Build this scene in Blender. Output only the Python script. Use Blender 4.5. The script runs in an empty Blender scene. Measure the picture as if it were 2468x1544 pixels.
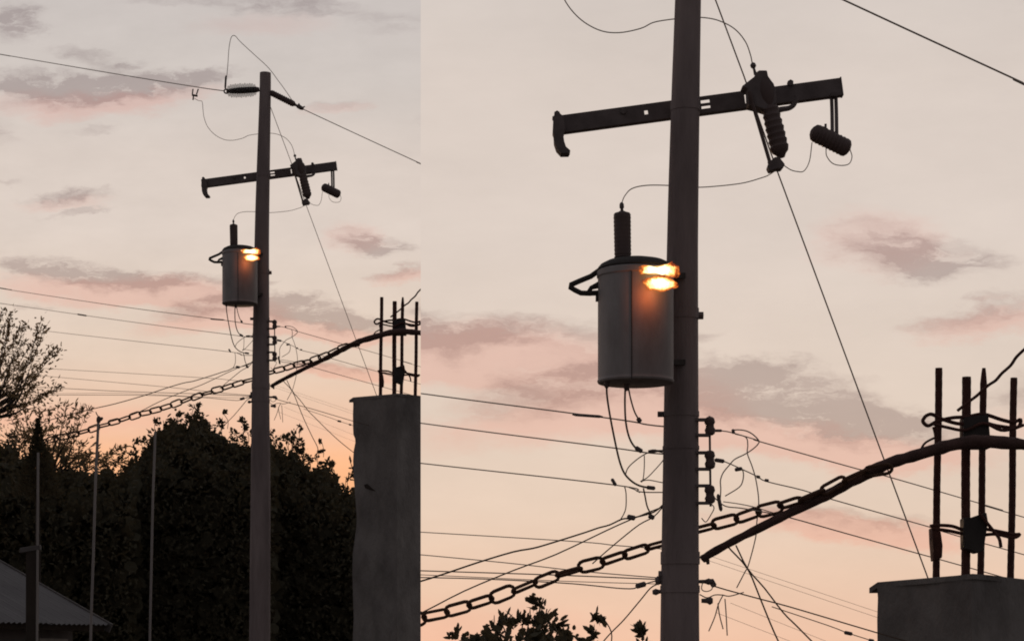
import bpy, bmesh, math, random
import numpy as np
from mathutils import Vector, Matrix

random.seed(7)
rng = np.random.default_rng(11)
R = math.radians
scene = bpy.context.scene
COL = scene.collection

# ------------------------------------------------------------------ camera, world, sun, exposure
# The photograph is a diptych: the same place seen wide (left) and enlarged (right), meeting at one upright seam.
# Both are built as real places side by side: the left one about 20 m off, the right one standing nearer.
FPX = 5000.0          # focal length in photograph pixels
CX, HORIZ = 1234.0, 1600.0
EYE = 1.8             # eye height
SEAM = (1014.0 - CX) / FPX
KZ, KX, KY = 2.138, 295.8, -644.3   # the enlarged view against the wide one

cam_d = bpy.data.cameras.new('camera')
cam = bpy.data.objects.new('camera', cam_d)
COL.objects.link(cam)
cam.location = (0, 0, EYE)
cam.rotation_euler = (R(90), 0, 0)
cam_d.sensor_width = 36.0
cam_d.lens = 36.0 * FPX / 2468.0
cam_d.shift_y = (HORIZ - 772.0) / 2468.0
cam_d.clip_start = 0.05
cam_d.clip_end = 6000
scene.camera = cam
scene.view_settings.view_transform = 'Standard'
scene.view_settings.look = 'None'
scene.view_settings.exposure = 0.0
scene.view_settings.gamma = 1.0
scene.view_settings.use_curve_mapping = False
scene.cycles.max_bounces = 4
scene.cycles.diffuse_bounces = 2
scene.cycles.glossy_bounces = 2
scene.cycles.filter_width = 1.9

SUN_AZ, SUN_EL = R(-4.6), R(2.0)    # azimuth from +Y towards +X


def lin(c):
    out = []
    for v in c:
        v /= 255.0
        out.append(v / 12.92 if v <= 0.04045 else ((v + 0.055) / 1.055) ** 2.4)
    return tuple(out) + (1.0,)


world = bpy.data.worlds.new('World')
scene.world = world
world.use_nodes = True
WN = world.node_tree
WN.nodes.clear()


class NT:
    def __init__(s, tree):
        s.t = tree

    def n(s, typ, **kw):
        nd = s.t.nodes.new(typ)
        for k, v in kw.items():
            setattr(nd, k, v)
        return nd

    def lk(s, a, b):
        s.t.links.new(a, b)

    def setin(s, nd, i, v):
        if isinstance(v, bpy.types.NodeSocket):
            s.lk(v, nd.inputs[i])
        elif v is not None:
            nd.inputs[i].default_value = v

    def m(s, op, a, b=None, c=None, clamp=False):
        nd = s.n('ShaderNodeMath', operation=op)
        nd.use_clamp = clamp
        s.setin(nd, 0, a)
        s.setin(nd, 1, b)
        s.setin(nd, 2, c)
        return nd.outputs[0]

    def mixf(s, f, a, b):
        nd = s.n('ShaderNodeMix', data_type='FLOAT')
        s.setin(nd, 0, f)
        s.setin(nd, 2, a)
        s.setin(nd, 3, b)
        return nd.outputs[0]

    def mixc(s, f, a, b, bt='MIX'):
        nd = s.n('ShaderNodeMix', data_type='RGBA', blend_type=bt)
        s.setin(nd, 0, f)
        s.setin(nd, 6, a)
        s.setin(nd, 7, b)
        return nd.outputs[2]

    def rng(s, v, a, b, c=0.0, d=1.0, smooth=False):
        nd = s.n('ShaderNodeMapRange')
        nd.interpolation_type = 'SMOOTHSTEP' if smooth else 'LINEAR'
        s.setin(nd, 0, v)
        for i, x in enumerate((a, b, c, d)):
            nd.inputs[i + 1].default_value = x
        return nd.outputs[0]

    def noise(s, vec, scale, detail=3.0, rough=0.5, out=0):
        nd = s.n('ShaderNodeTexNoise')
        s.lk(vec, nd.inputs['Vector'])
        nd.inputs['Scale'].default_value = scale
        nd.inputs['Detail'].default_value = detail
        nd.inputs['Roughness'].default_value = rough
        return nd.outputs[out]


def build_world():
    w = NT(WN)
    tc = w.n('ShaderNodeTexCoord')
    sp = w.n('ShaderNodeSeparateXYZ')
    w.lk(tc.outputs['Generated'], sp.inputs[0])
    dx, dy, dz = sp.outputs
    h = w.m('MAXIMUM', w.m('SQRT', w.m('ADD', w.m('MULTIPLY', dx, dx), w.m('MULTIPLY', dy, dy))), 0.001)
    te = w.m('DIVIDE', dz, h)
    dyc = w.m('MAXIMUM', dy, 0.08)
    u = w.m('DIVIDE', dx, dyc)
    v = w.m('DIVIDE', dz, dyc)
    px = w.m('MULTIPLY_ADD', u, FPX, CX)
    py = w.m('MULTIPLY_ADD', v, -FPX, HORIZ)
    pe = w.m('MULTIPLY_ADD', te, -FPX, HORIZ)
    right = w.m('GREATER_THAN', u, SEAM)

    def remap(p, off):
        return w.mixf(right, p, w.m('DIVIDE', w.m('SUBTRACT', p, off), KZ))
    sx, sy, se = remap(px, KX), remap(py, KY), remap(pe, KY)
    # clear-sky gradient by elevation
    ramp = w.n('ShaderNodeValToRGB')
    stops = [(-5200, (128, 130, 138)), (-2000, (170, 165, 165)), (0, (202, 194, 190)), (200, (207, 198, 192)), (390, (217, 204, 195)),
             (570, (221, 207, 197)), (760, (224, 206, 191)), (880, (227, 204, 185)), (960, (233, 200, 176)),
             (1040, (239, 194, 166)), (1110, (251, 188, 144)), (1250, (250, 176, 122)), (1650, (238, 150, 92))]
    lo, hi = -5200.0, 1650.0
    els = ramp.color_ramp.elements
    while len(els) < len(stops):
        els.new(0.5)
    for i, (p, c) in enumerate(stops):
        els[i].position = (p - lo) / (hi - lo)
    for i, (p, c) in enumerate(stops):
        els[i].color = lin(c)
    w.lk(w.rng(se, lo, hi), ramp.inputs[0])
    base = ramp.outputs[0]
    # clouds: warped sky coordinates
    cb = w.n('ShaderNodeCombineXYZ')
    w.lk(sx, cb.inputs[0])
    w.lk(sy, cb.inputs[1])
    p0 = cb.outputs[0]
    sc = w.n('ShaderNodeVectorMath', operation='MULTIPLY')
    w.lk(p0, sc.inputs[0])
    sc.inputs[1].default_value = (1 / 130.0, 1 / 55.0, 1.0)
    wn = w.noise(sc.outputs[0], 1.0, 5.0, 0.66, out=1)
    wv = w.n('ShaderNodeVectorMath', operation='SUBTRACT')
    w.lk(wn, wv.inputs[0])
    wv.inputs[1].default_value = (0.5, 0.5, 0.5)
    ws = w.n('ShaderNodeVectorMath', operation='MULTIPLY')
    w.lk(wv.outputs[0], ws.inputs[0])
    ws.inputs[1].default_value = (170, 74, 0)
    wa = w.n('ShaderNodeVectorMath', operation='ADD')
    w.lk(p0, wa.inputs[0])
    w.lk(ws.outputs[0], wa.inputs[1])
    pw = wa.outputs[0]

    def blob(cx, cy, a, b, ang, s):
        mp = w.n('ShaderNodeMapping', vector_type='TEXTURE')
        w.lk(pw, mp.inputs[0])
        mp.inputs[1].default_value = (cx, cy, 0)
        mp.inputs[2].default_value = (0, 0, R(ang))
        mp.inputs[3].default_value = (a, b, 1)
        ln = w.n('ShaderNodeVectorMath', operation='LENGTH')
        w.lk(mp.outputs[0], ln.inputs[0])
        return w.rng(ln.outputs['Value'], 1.0, 0.3, 0.0, s, smooth=True)

    def field(lst):
        acc = None
        for b in lst:
            o = blob(*b)
            acc = o if acc is None else w.m('ADD', acc, o)
        return acc
    grey = field([(40, 52, 85, 62, 0, 1.0), (110, 203, 190, 44, 3, 1.1), (270, 218, 300, 46, -6, 1.4), (430, 195, 200, 24, -9, 0.8),
                  (210, 140, 120, 26, 10, 0.5), (290, 165, 90, 18, -12, 0.45), (690, 12, 260, 36, 4, 0.6),
                  (400, 4, 150, 20, 0, 0.4), (930, 60, 120, 40, 0, 0.25), (810, 255, 110, 16, -8, 0.28), (235, 312, 90, 14, -4, 0.3),
                  (165, 474, 150, 22, -5, 0.75), (178, 512, 110, 11, -10, 0.4), (30, 440, 60, 12, 0, 0.3), (200, 662, 280, 42, 7, 1.3),
                  (440, 674, 200, 28, 3, 0.7), (510, 735, 160, 44, -10, 0.75), (712, 745, 210, 46, 8, 1.35), (840, 780, 150, 30, 6, 0.9), (600, 700, 120, 16, -12, 0.5), (760, 716, 110, 14, 6, 0.5),
                  (900, 590, 120, 34, 4, 1.2), (845, 560, 60, 18, 0, 0.3), (975, 655, 110, 22, -14, 0.4), (75, 738, 80, 10, 0, 0.35), (800, 886, 180, 20, 3, 0.5),
                  (1120, 300, 150, 40, 0, 0.3), (1130, 740, 220, 40, -4, 0.6), (-160, 300, 240, 60, 8, 0.7), (-190, 620, 260, 50, 0, 0.7),
                  (300, -150, 300, 60, 0, 0.6), (900, -120, 260, 60, 5, 0.6)])
    pink = field([(220, 258, 280, 40, -3, 0.8), (40, 235, 140, 34, 0, 0.35), (420, 230, 170, 30, -9, 0.5), (640, 60, 220, 40, 0, 0.3), (820, 262, 110, 20, -6, 0.4),
                  (160, 490, 150, 20, -4, 0.4), (190, 705, 300, 44, 7, 0.8), (430, 706, 260, 56, 3, 0.9), (520, 772, 230, 44, -6, 0.95),
                  (740, 798, 270, 32, 8, 0.9), (870, 810, 160, 28, 3, 0.7), (850, 575, 100, 50, 0, 0.5), (985, 664, 110, 26, -10, 0.75), (820, 898, 220, 24, 4, 1.0),
                  (1130, 775, 220, 40, -4, 0.7), (200, 1010, 500, 40, 0, 0.3)])
    sc2 = w.n('ShaderNodeVectorMath', operation='MULTIPLY')
    w.lk(pw, sc2.inputs[0])
    sc2.inputs[1].default_value = (1 / 90.0, 1 / 26.0, 1.0)
    fine = w.noise(sc2.outputs[0], 1.0, 6.0, 0.66)
    mod = w.rng(fine, 0.36, 0.64, 0.2, 1.7)
    g = w.m('MULTIPLY', grey, mod, clamp=True)
    k = w.m('MULTIPLY', pink, w.rng(fine, 0.3, 0.7, 0.9, 1.5), clamp=True)
    shaded = w.mixc(w.m('MULTIPLY', g, 0.85), base, w.mixc(1.0, base, (0.62, 0.58, 0.60, 1), 'MULTIPLY'))
    shaded = w.mixc(w.m('MULTIPLY', k, 0.75), shaded, w.mixc(1.0, shaded, (1.04, 0.79, 0.765, 1), 'MULTIPLY'))
    # faint veil everywhere
    veil = w.rng(w.noise(sc.outputs[0], 0.55, 6.0, 0.62), 0.3, 0.7, 0.955, 1.04)
    cbv = w.n('ShaderNodeCombineXYZ')
    for i in range(3):
        w.lk(veil, cbv.inputs[i])
    front = w.mixc(1.0, shaded, cbv.outputs[0], 'MULTIPLY')
    # away from the afterglow the dusk sky sinks to dim blue grey
    ca = w.m('DIVIDE', dy, h)
    glow = w.rng(ca, -0.05, 0.94, smooth=True)
    high = w.rng(te, 0.35, 3.0, smooth=True)
    back = w.mixc(high, (0.150, 0.138, 0.140, 1), (0.20, 0.192, 0.20, 1))
    col = w.mixc(glow, back, front)
    bg = w.n('ShaderNodeBackground')
    w.lk(col, bg.inputs[0])
    bg.inputs[1].default_value = 1.0
    sky = w.n('ShaderNodeTexSky', sky_type='NISHITA')
    sky.sun_disc = False
    sky.sun_elevation = SUN_EL
    sky.sun_rotation = SUN_AZ
    sky.altitude = 100
    sky.dust_density = 2.0
    bg2 = w.n('ShaderNodeBackground')
    w.lk(sky.outputs[0], bg2.inputs[0])
    bg2.inputs[1].default_value = 0.0015
    ad = w.n('ShaderNodeAddShader')
    w.lk(bg.outputs[0], ad.inputs[0])
    w.lk(bg2.outputs[0], ad.inputs[1])
    out = w.n('ShaderNodeOutputWorld')
    w.lk(ad.outputs[0], out.inputs[0])


build_world()
world.cycles.sampling_method = 'NONE'     # smooth dusk sky: no importance map needed

sun_d = bpy.data.lights.new('sun', 'SUN')
sun_d.energy = 0.3
sun_d.angle = R(6.0)
sun_d.color = (1.0, 0.62, 0.36)
sun = bpy.data.objects.new('sun', sun_d)
COL.objects.link(sun)
sdir = Vector((math.sin(SUN_AZ) * math.cos(SUN_EL), math.cos(SUN_AZ) * math.cos(SUN_EL), math.sin(SUN_EL)))
sun.rotation_euler = (-sdir).to_track_quat('-Z', 'Y').to_euler()
sun.location = (-5, 60, 12)


# ------------------------------------------------------------------ materials
def mat(name, c1, c2=None, rough=0.7, scale=6.0, metal=0.0, bump=0.15, stretch=(1, 1, 1), spec=0.3, trans=0.0, detail=5.0):
    m = bpy.data.materials.new(name)
    m.use_nodes = True
    t = NT(m.node_tree)
    b = m.node_tree.nodes['Principled BSDF']
    tc = t.n('ShaderNodeTexCoord')
    mp = t.n('ShaderNodeMapping')
    t.lk(tc.outputs['Object'], mp.inputs[0])
    mp.inputs[3].default_value = stretch
    nz = t.noise(mp.outputs[0], scale, detail, 0.6)
    f = t.rng(nz, 0.3, 0.7)
    c2 = c2 or tuple(x * 0.7 for x in c1)
    t.lk(t.mixc(f, tuple(c1) + (1,), tuple(c2) + (1,)), b.inputs['Base Color'])
    b.inputs['Roughness'].default_value = rough
    b.inputs['Metallic'].default_value = metal
    b.inputs['Specular IOR Level'].default_value = spec
    b.inputs['Transmission Weight'].default_value = trans
    if bump:
        bp = t.n('ShaderNodeBump')
        bp.inputs['Strength'].default_value = bump
        bp.inputs['Distance'].default_value = 0.02
        t.lk(t.noise(mp.outputs[0], scale * 4, 4.0, 0.6), bp.inputs['Height'])
        t.lk(bp.outputs[0], b.inputs['Normal'])
    return m


def emit(name, c, s):
    m = bpy.data.materials.new(name)
    m.use_nodes = True
    t = NT(m.node_tree)
    m.node_tree.nodes.remove(m.node_tree.nodes['Principled BSDF'])
    e = t.n('ShaderNodeEmission')
    tc = t.n('ShaderNodeTexCoord')
    nz = t.noise(tc.outputs['Object'], 60.0, 3.0, 0.6)
    t.lk(t.mixc(t.rng(nz, 0.35, 0.65), tuple(c) + (1,), tuple(x * y for x, y in zip(c, (0.95, 0.7, 0.5))) + (1,)), e.inputs[0])
    e.inputs[1].default_value = s
    t.lk(e.outputs[0], m.node_tree.nodes['Material Output'].inputs[0])
    return m


def gas(name, stops, strength):
    # burning gas: white hot in the middle, cooling to red and thinning out to nothing at the rim
    m = bpy.data.materials.new(name)
    m.use_nodes = True
    t = NT(m.node_tree)
    m.node_tree.nodes.remove(m.node_tree.nodes['Principled BSDF'])
    tc = t.n('ShaderNodeTexCoord')
    sub = t.n('ShaderNodeVectorMath', operation='SUBTRACT')
    t.lk(tc.outputs['Generated'], sub.inputs[0])
    sub.inputs[1].default_value = (0.5, 0.5, 0.5)
    fl = t.n('ShaderNodeVectorMath', operation='MULTIPLY')
    t.lk(sub.outputs[0], fl.inputs[0])
    fl.inputs[1].default_value = (2.0, 0.0, 2.0)
    ln = t.n('ShaderNodeVectorMath', operation='LENGTH')
    t.lk(fl.outputs[0], ln.inputs[0])
    nz = t.noise(tc.outputs['Object'], 62.0, 4.0, 0.65)
    r = t.m('ADD', ln.outputs['Value'], t.m('MULTIPLY', t.m('SUBTRACT', nz, 0.5), 1.15), clamp=True)
    ramp = t.n('ShaderNodeValToRGB')
    els = ramp.color_ramp.elements
    while len(els) < len(stops):
        els.new(0.5)
    for i, (p, c) in enumerate(stops):
        els[i].position = p
    for i, (p, c) in enumerate(stops):
        els[i].color = c
    t.lk(r, ramp.inputs[0])
    e = t.n('ShaderNodeEmission')
    t.lk(ramp.outputs[0], e.inputs[0])
    e.inputs[1].default_value = strength
    tr = t.n('ShaderNodeBsdfTransparent')
    mx = t.n('ShaderNodeMixShader')
    t.lk(ramp.outputs[1], mx.inputs[0])
    t.lk(tr.outputs[0], mx.inputs[1])
    t.lk(e.outputs[0], mx.inputs[2])
    t.lk(mx.outputs[0], m.node_tree.nodes['Material Output'].inputs[0])
    return m


M = dict(
    concrete_pole=mat('weathered_pole_concrete', (0.36, 0.30, 0.30), (0.17, 0.14, 0.142), 0.9, 5.0, stretch=(1, 1, 0.18), bump=0.6, detail=9.0),
    concrete=mat('rough_column_concrete', (0.31, 0.295, 0.29), (0.15, 0.14, 0.138), 0.92, 3.0, bump=0.9, detail=9.0, stretch=(1, 1, 0.6)),
    steel=mat('galvanised_steel_dull', (0.20, 0.17, 0.172), (0.12, 0.10, 0.10), 0.75, 12, bump=0.1),
    rust=mat('rusty_steel', (0.12, 0.05, 0.04), (0.065, 0.03, 0.025), 0.85, 25, bump=0.3),
    chain=mat('rusty_chain_steel', (0.16, 0.085, 0.055), (0.08, 0.045, 0.033), 0.8, 30, bump=0.3),
    bark_bar=mat('dark_wooden_bar', (0.13, 0.075, 0.068), (0.07, 0.042, 0.038), 0.85, 14, bump=0.4),
    porcelain=mat('brown_porcelain', (0.15, 0.11, 0.105), (0.11, 0.08, 0.078), 0.6, 8, bump=0.0),
    tank=mat('grey_tank_paint', (0.42, 0.405, 0.415), (0.22, 0.195, 0.195), 0.65, 4.5, stretch=(1, 1, 0.4), bump=0.08),
    lid=mat('dark_tank_lid', (0.07, 0.062, 0.06), (0.035, 0.031, 0.03), 0.75, 5, bump=0.1),
    soot=mat('sooty_tank_steel', (0.07, 0.06, 0.055), (0.03, 0.026, 0.024), 0.8, 9, bump=0.1),
    alu=mat('weathered_aluminium_wire', (0.42, 0.36, 0.31), (0.30, 0.255, 0.22), 0.8, 20, bump=0.0),
    cable=mat('black_cable_jacket', (0.17, 0.13, 0.10), (0.11, 0.085, 0.07), 0.8, 20, bump=0.0),
    glass=mat('grey_glass_discs', (0.13, 0.155, 0.15), (0.09, 0.11, 0.105), 0.3, 6, bump=0.0, spec=0.5),
    pipe=mat('grey_pipe_paint', (0.36, 0.33, 0.32), (0.26, 0.24, 0.235), 0.75, 6, stretch=(1, 1, 0.3), bump=0.1),
    roof=mat('grey_roof_sheet', (0.17, 0.165, 0.17), (0.13, 0.125, 0.13), 0.7, 2.0, bump=0.1),
    brick=mat('red_brick_wall', (0.16, 0.06, 0.045), (0.10, 0.04, 0.03), 0.9, 6, bump=0.3),
    plaster=mat('dim_plaster', (0.16, 0.15, 0.15), (0.11, 0.10, 0.10), 0.9, 4, bump=0.2),
    pane=mat('dark_window_pane', (0.03, 0.03, 0.035), (0.02, 0.02, 0.025), 0.2, 4, bump=0.0),
    leaf=mat('broad_dark_leaf', (0.12, 0.11, 0.075), (0.085, 0.08, 0.055), 0.75, 3, bump=0.0, spec=0.1),
    leaf2=mat('feathery_dark_leaf', (0.12, 0.11, 0.08), (0.085, 0.08, 0.058), 0.75, 3, bump=0.0, spec=0.1),
    bark=mat('dark_bark', (0.06, 0.048, 0.04), (0.035, 0.028, 0.024), 0.9, 10, stretch=(1, 1, 0.3), bump=0.4),
    earth=mat('dry_earth', (0.16, 0.125, 0.095), (0.10, 0.08, 0.06), 0.95, 0.6, bump=0.4),
    flame_core=gas('white_hot_gas', [(0.0, (1.0, 0.95, 0.80, 1)), (0.45, (1.0, 0.86, 0.55, 1)), (0.75, (1.0, 0.62, 0.22, 0.75)), (1.0, (1.0, 0.35, 0.08, 0))], 2.6),
    flame=gas('orange_gas', [(0.0, (1.0, 0.72, 0.36, 1)), (0.5, (1.0, 0.55, 0.18, 1)), (0.74, (0.95, 0.26, 0.04, 0.8)), (0.9, (0.6, 0.09, 0.015, 0.4)), (1.0, (0.4, 0.04, 0.01, 0))], 1.1),
)


M['glass'].node_tree.nodes['Principled BSDF'].inputs['Alpha'].default_value = 0.36


def leafy(m, c, f=0.35):
    # leaves let a little light through from behind
    t = NT(m.node_tree)
    b = m.node_tree.nodes['Principled BSDF']
    tr = t.n('ShaderNodeBsdfTranslucent')
    tr.inputs[0].default_value = c + (1,)
    mx = t.n('ShaderNodeMixShader')
    mx.inputs[0].default_value = f
    t.lk(b.outputs[0], mx.inputs[1])
    t.lk(tr.outputs[0], mx.inputs[2])
    t.lk(mx.outputs[0], m.node_tree.nodes['Material Output'].inputs[0])


leafy(M['leaf'], (0.12, 0.09, 0.05))
leafy(M['leaf2'], (0.30, 0.21, 0.11), 0.55)


# ------------------------------------------------------------------ panels and mesh helpers
class Panel:
    def __init__(s, side):
        s.side = side
        s.view = 'left view' if side == 'L' else 'right view'

    def pt(s, x, y, D=20.0, off=0.0):
        """a point seen at wide-view photo position (x, y), D metres off in the wide view; off = extra metres of depth"""
        if s.side == 'L':
            d = D + off
            return Vector((d * (x - CX) / FPX, d, EYE + d * (HORIZ - y) / FPX))
        d = D / KZ + off
        return Vector((d * (KZ * x + KX - CX) / FPX, d, EYE + d * (HORIZ - (KZ * y + KY)) / FPX))

    def ground(s):
        return -0.5 if s.side == 'L' else -2.6


PL, PR = Panel('L'), Panel('R')


def crop(x0, y0, k, right=False):
    """reads a position measured on an enlarged detail of the photograph"""
    def f(x, y):
        X, Y = x0 + x / k, y0 + y / k
        return ((X - KX) / KZ, (Y - KY) / KZ) if right else (X, Y)
    return f


z1, z2, z3 = crop(440, 60, 4.167), crop(440, 340, 4.167), crop(440, 660, 4.167)
c4, c5, c6 = crop(0, 640, 4.2), crop(0, 920, 3.898), crop(0, 1200, 4.316)
z7, z8 = crop(520, 900, 4.724), crop(520, 1160, 3.937)
q1, q2, q3 = crop(1280, 100, 2.877, True), crop(1340, 480, 3.15, True), crop(1400, 900, 4.316, True)
q4, q5, q6, q7 = crop(1000, 1150, 3.18, True), crop(1600, 1150, 3.8375, True), crop(2060, 800, 3.978, True), crop(2060, 1140, 3.743, True)
q8 = crop(1680, 1000, 2.779, True)


def spline(pts, n=6):
    """Catmull-Rom through the points"""
    if len(pts) < 3:
        return list(pts)
    P = [2 * pts[0] - pts[1]] + list(pts) + [2 * pts[-1] - pts[-2]]
    out = []
    for i in range(1, len(P) - 2):
        a, b, c, d = P[i - 1], P[i], P[i + 1], P[i + 2]
        for j in range(n):
            t = j / n
            out.append(0.5 * ((2 * b) + (c - a) * t + (2 * a - 5 * b + 4 * c - d) * t * t + (3 * b - a - 3 * c + d) * t ** 3))
    out.append(P[-2])
    return out


class MB:
    def __init__(s):
        s.v, s.f = [], []

    def ring_strip(s, rings, cap=True, closed=False):
        n = len(rings[0])
        b = len(s.v)
        for r in rings:
            s.v.extend(r)
        m = len(rings)
        for i in range(m if closed else m - 1):
            a0, a1 = b + i * n, b + ((i + 1) % m) * n
            for j in range(n):
                k = (j + 1) % n
                s.f.append((a0 + j, a0 + k, a1 + k, a1 + j))
        if cap and not closed:
            s.f.append(tuple(b + j for j in reversed(range(n))))
            s.f.append(tuple(b + (m - 1) * n + j for j in range(n)))
        return s

    def tube(s, pts, r, sides=8, closed=False, wob=0.0):
        rings = []
        N = len(pts)
        up = None
        for i, p in enumerate(pts):
            if closed:
                t = pts[(i + 1) % N] - pts[i - 1]
            else:
                t = pts[min(i + 1, N - 1)] - pts[max(i - 1, 0)]
            t = t.normalized() if t.length > 1e-9 else Vector((0, 0, 1))
            if up is None:
                up = Vector((0, 1, 0)) if abs(t.y) < 0.8 else Vector((0, 0, 1))
            a = (up - t * up.dot(t)).normalized()
            up = a
            c = t.cross(a)
            rr = r[i] if isinstance(r, (list, tuple)) else r
            if wob:
                rr *= 1 + random.uniform(-wob, wob)
            rings.append([p + (a * math.cos(2 * math.pi * j / sides) + c * math.sin(2 * math.pi * j / sides)) * rr for j in range(sides)])
        return s.ring_strip(rings, True, closed)

    def lathe(s, p0, p1, prof, sides=16):
        ax = p1 - p0
        return s.tube([p0 + ax * t for t, r in prof], [max(r, 1e-4) for t, r in prof], sides) if len(prof) > 1 else s

    def prism(s, front, dvec):
        """outline extruded along dvec"""
        n = len(front)
        b = len(s.v)
        s.v.extend(front)
        s.v.extend([p + dvec for p in front])
        s.f.append(tuple(range(b, b + n)))
        s.f.append(tuple(b + n + i for i in reversed(range(n))))
        for i in range(n):
            j = (i + 1) % n
            s.f.append((b + j, b + i, b + n + i, b + n + j))
        return s

    def box(s, c, ax, ay, az):
        """centre and three half-axis vectors"""
        b = len(s.v)
        for i in (-1, 1):
            for j in (-1, 1):
                for k in (-1, 1):
                    s.v.append(c + ax * i + ay * j + az * k)
        for q in ((0, 1, 3, 2), (4, 6, 7, 5), (0, 4, 5, 1), (2, 3, 7, 6), (0, 2, 6, 4), (1, 5, 7, 3)):
            s.f.append(tuple(b + i for i in q))
        return s

    def build(s, name, m, parent=None, panel=None, origin=None, smooth=True, bevel=0.0):
        verts = s.v
        faces = s.f
        org = Vector(origin) if origin is not None else (Vector(parent['_o']) if parent is not None else Vector((0, 0, 0)))
        me = bpy.data.meshes.new(name)
        me.from_pydata([tuple(v) for v in verts], [], faces)
        bm = bmesh.new()
        bm.from_mesh(me)
        bmesh.ops.recalc_face_normals(bm, faces=bm.faces)
        if panel is not None:
            sd = [v.co.x - SEAM * v.co.y for v in bm.verts]
            bad = [(d > 0) if panel.side == 'L' else (d < 0) for d in sd]
            if all(bad):
                bm.free()
                bpy.data.meshes.remove(me)
                return None
            if any(bad):
                no = Vector((1, -SEAM, 0)).normalized()
                g = bmesh.ops.bisect_plane(bm, geom=bm.verts[:] + bm.edges[:] + bm.faces[:], plane_co=(0, 0, 0), plane_no=no,
                                           clear_outer=panel.side == 'L', clear_inner=panel.side == 'R')
                ed = [e for e in bm.edges if e.is_boundary]
                if ed:
                    bmesh.ops.holes_fill(bm, edges=ed, sides=0)
        if bevel:
            bmesh.ops.bevel(bm, geom=[e for e in bm.edges if e.is_manifold and e.calc_face_angle(0) > 0.6], offset=bevel, segments=1, affect='EDGES', clamp_overlap=True)
        bmesh.ops.translate(bm, verts=bm.verts, vec=-org)
        bm.to_mesh(me)
        bm.free()
        if smooth:
            for p in me.polygons:
                p.use_smooth = True
            try:
                me.set_sharp_from_angle(angle=R(40))
            except Exception:
                pass
        me.materials.append(m)
        o = bpy.data.objects.new(name, me)
        COL.objects.link(o)
        o['_o'] = tuple(org)
        if parent is not None:
            o.parent = parent
        else:
            o.location = org
        return o


def tag(o, label, cat, group=None):
    if o is None:
        return None
    o['label'] = label
    o['category'] = cat
    if group:
        o['group'] = group
    return o


def thing(name, label, cat, org, group=None):
    o = bpy.data.objects.new(name, None)
    COL.objects.link(o)
    o.location = org
    o.empty_display_size = 0.1
    o['_o'] = tuple(org)
    return tag(o, label, cat, group)


MM = 20.0 / FPX       # metres per wide-view pixel at the pole's distance


def wire(P, name, label, pts, rpx, m='alu', group=None, D=20.0, off=0.0, cat='wire', lumps=(), n=6, straight=False, sides=6):
    """pts: (x, y[, D[, off]]) in wide-view photo positions"""
    W = []
    for q in pts:
        d = q[2] if len(q) > 2 else D
        o = q[3] if len(q) > 3 else off
        W.append(P.pt(q[0], q[1], d, o))
    mid = W[0]
    o = MB().tube(W if straight else spline(W, n), rpx * MM * 0.82, sides).build(name, M[m], None, P, mid)
    if o is None:
        return None
    tag(o, label, cat, group)
    for (nm, a, b, r) in lumps:
        pa, pb = P.pt(a[0], a[1], D, off), P.pt(b[0], b[1], D, off)
        MB().lathe(pa, pb, [(0, r * 0.4 * MM), (0.12, r * MM), (0.88, r * MM), (1, r * 0.4 * MM)], 10).build(nm, M['steel'], o, P)
    return o


# ------------------------------------------------------------------ the setting: ground
def ground():
    def hz(x, y):
        t = min(max((x + 1.4) / 1.7, 0), 1)
        base = -2.3 * t * t * (3 - 2 * t)
        r = math.hypot(x, y)
        return base + 0.05 * math.sin(x * 0.7 + y * 0.3) + 0.04 * math.sin(y * 0.9 - x * 0.4) - 0.1
    xs = sorted(set([round(v, 3) for v in list(np.linspace(-12, 12, 61)) + [-2500, -900, -300, -120, -60, -30, -18, 18, 30, 60, 120, 300, 900, 2500]]))
    ys = sorted(set([round(v, 3) for v in list(np.linspace(-10, 60, 60)) + [-600, -200, -60, -25, 90, 150, 300, 700, 1500, 3500]]))
    b = MB()
    for y in ys:
        for x in xs:
            b.v.append(Vector((x, y, hz(x, y))))
    n = len(xs)
    for j in range(len(ys) - 1):
        for i in range(n - 1):
            b.f.append((j * n + i, j * n + i + 1, (j + 1) * n + i + 1, (j + 1) * n + i))
    o = b.build('ground', M['earth'])
    o['kind'] = 'structure'
    o['label'] = 'dry earth ground below the utility poles'
    return o


ground()


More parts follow.
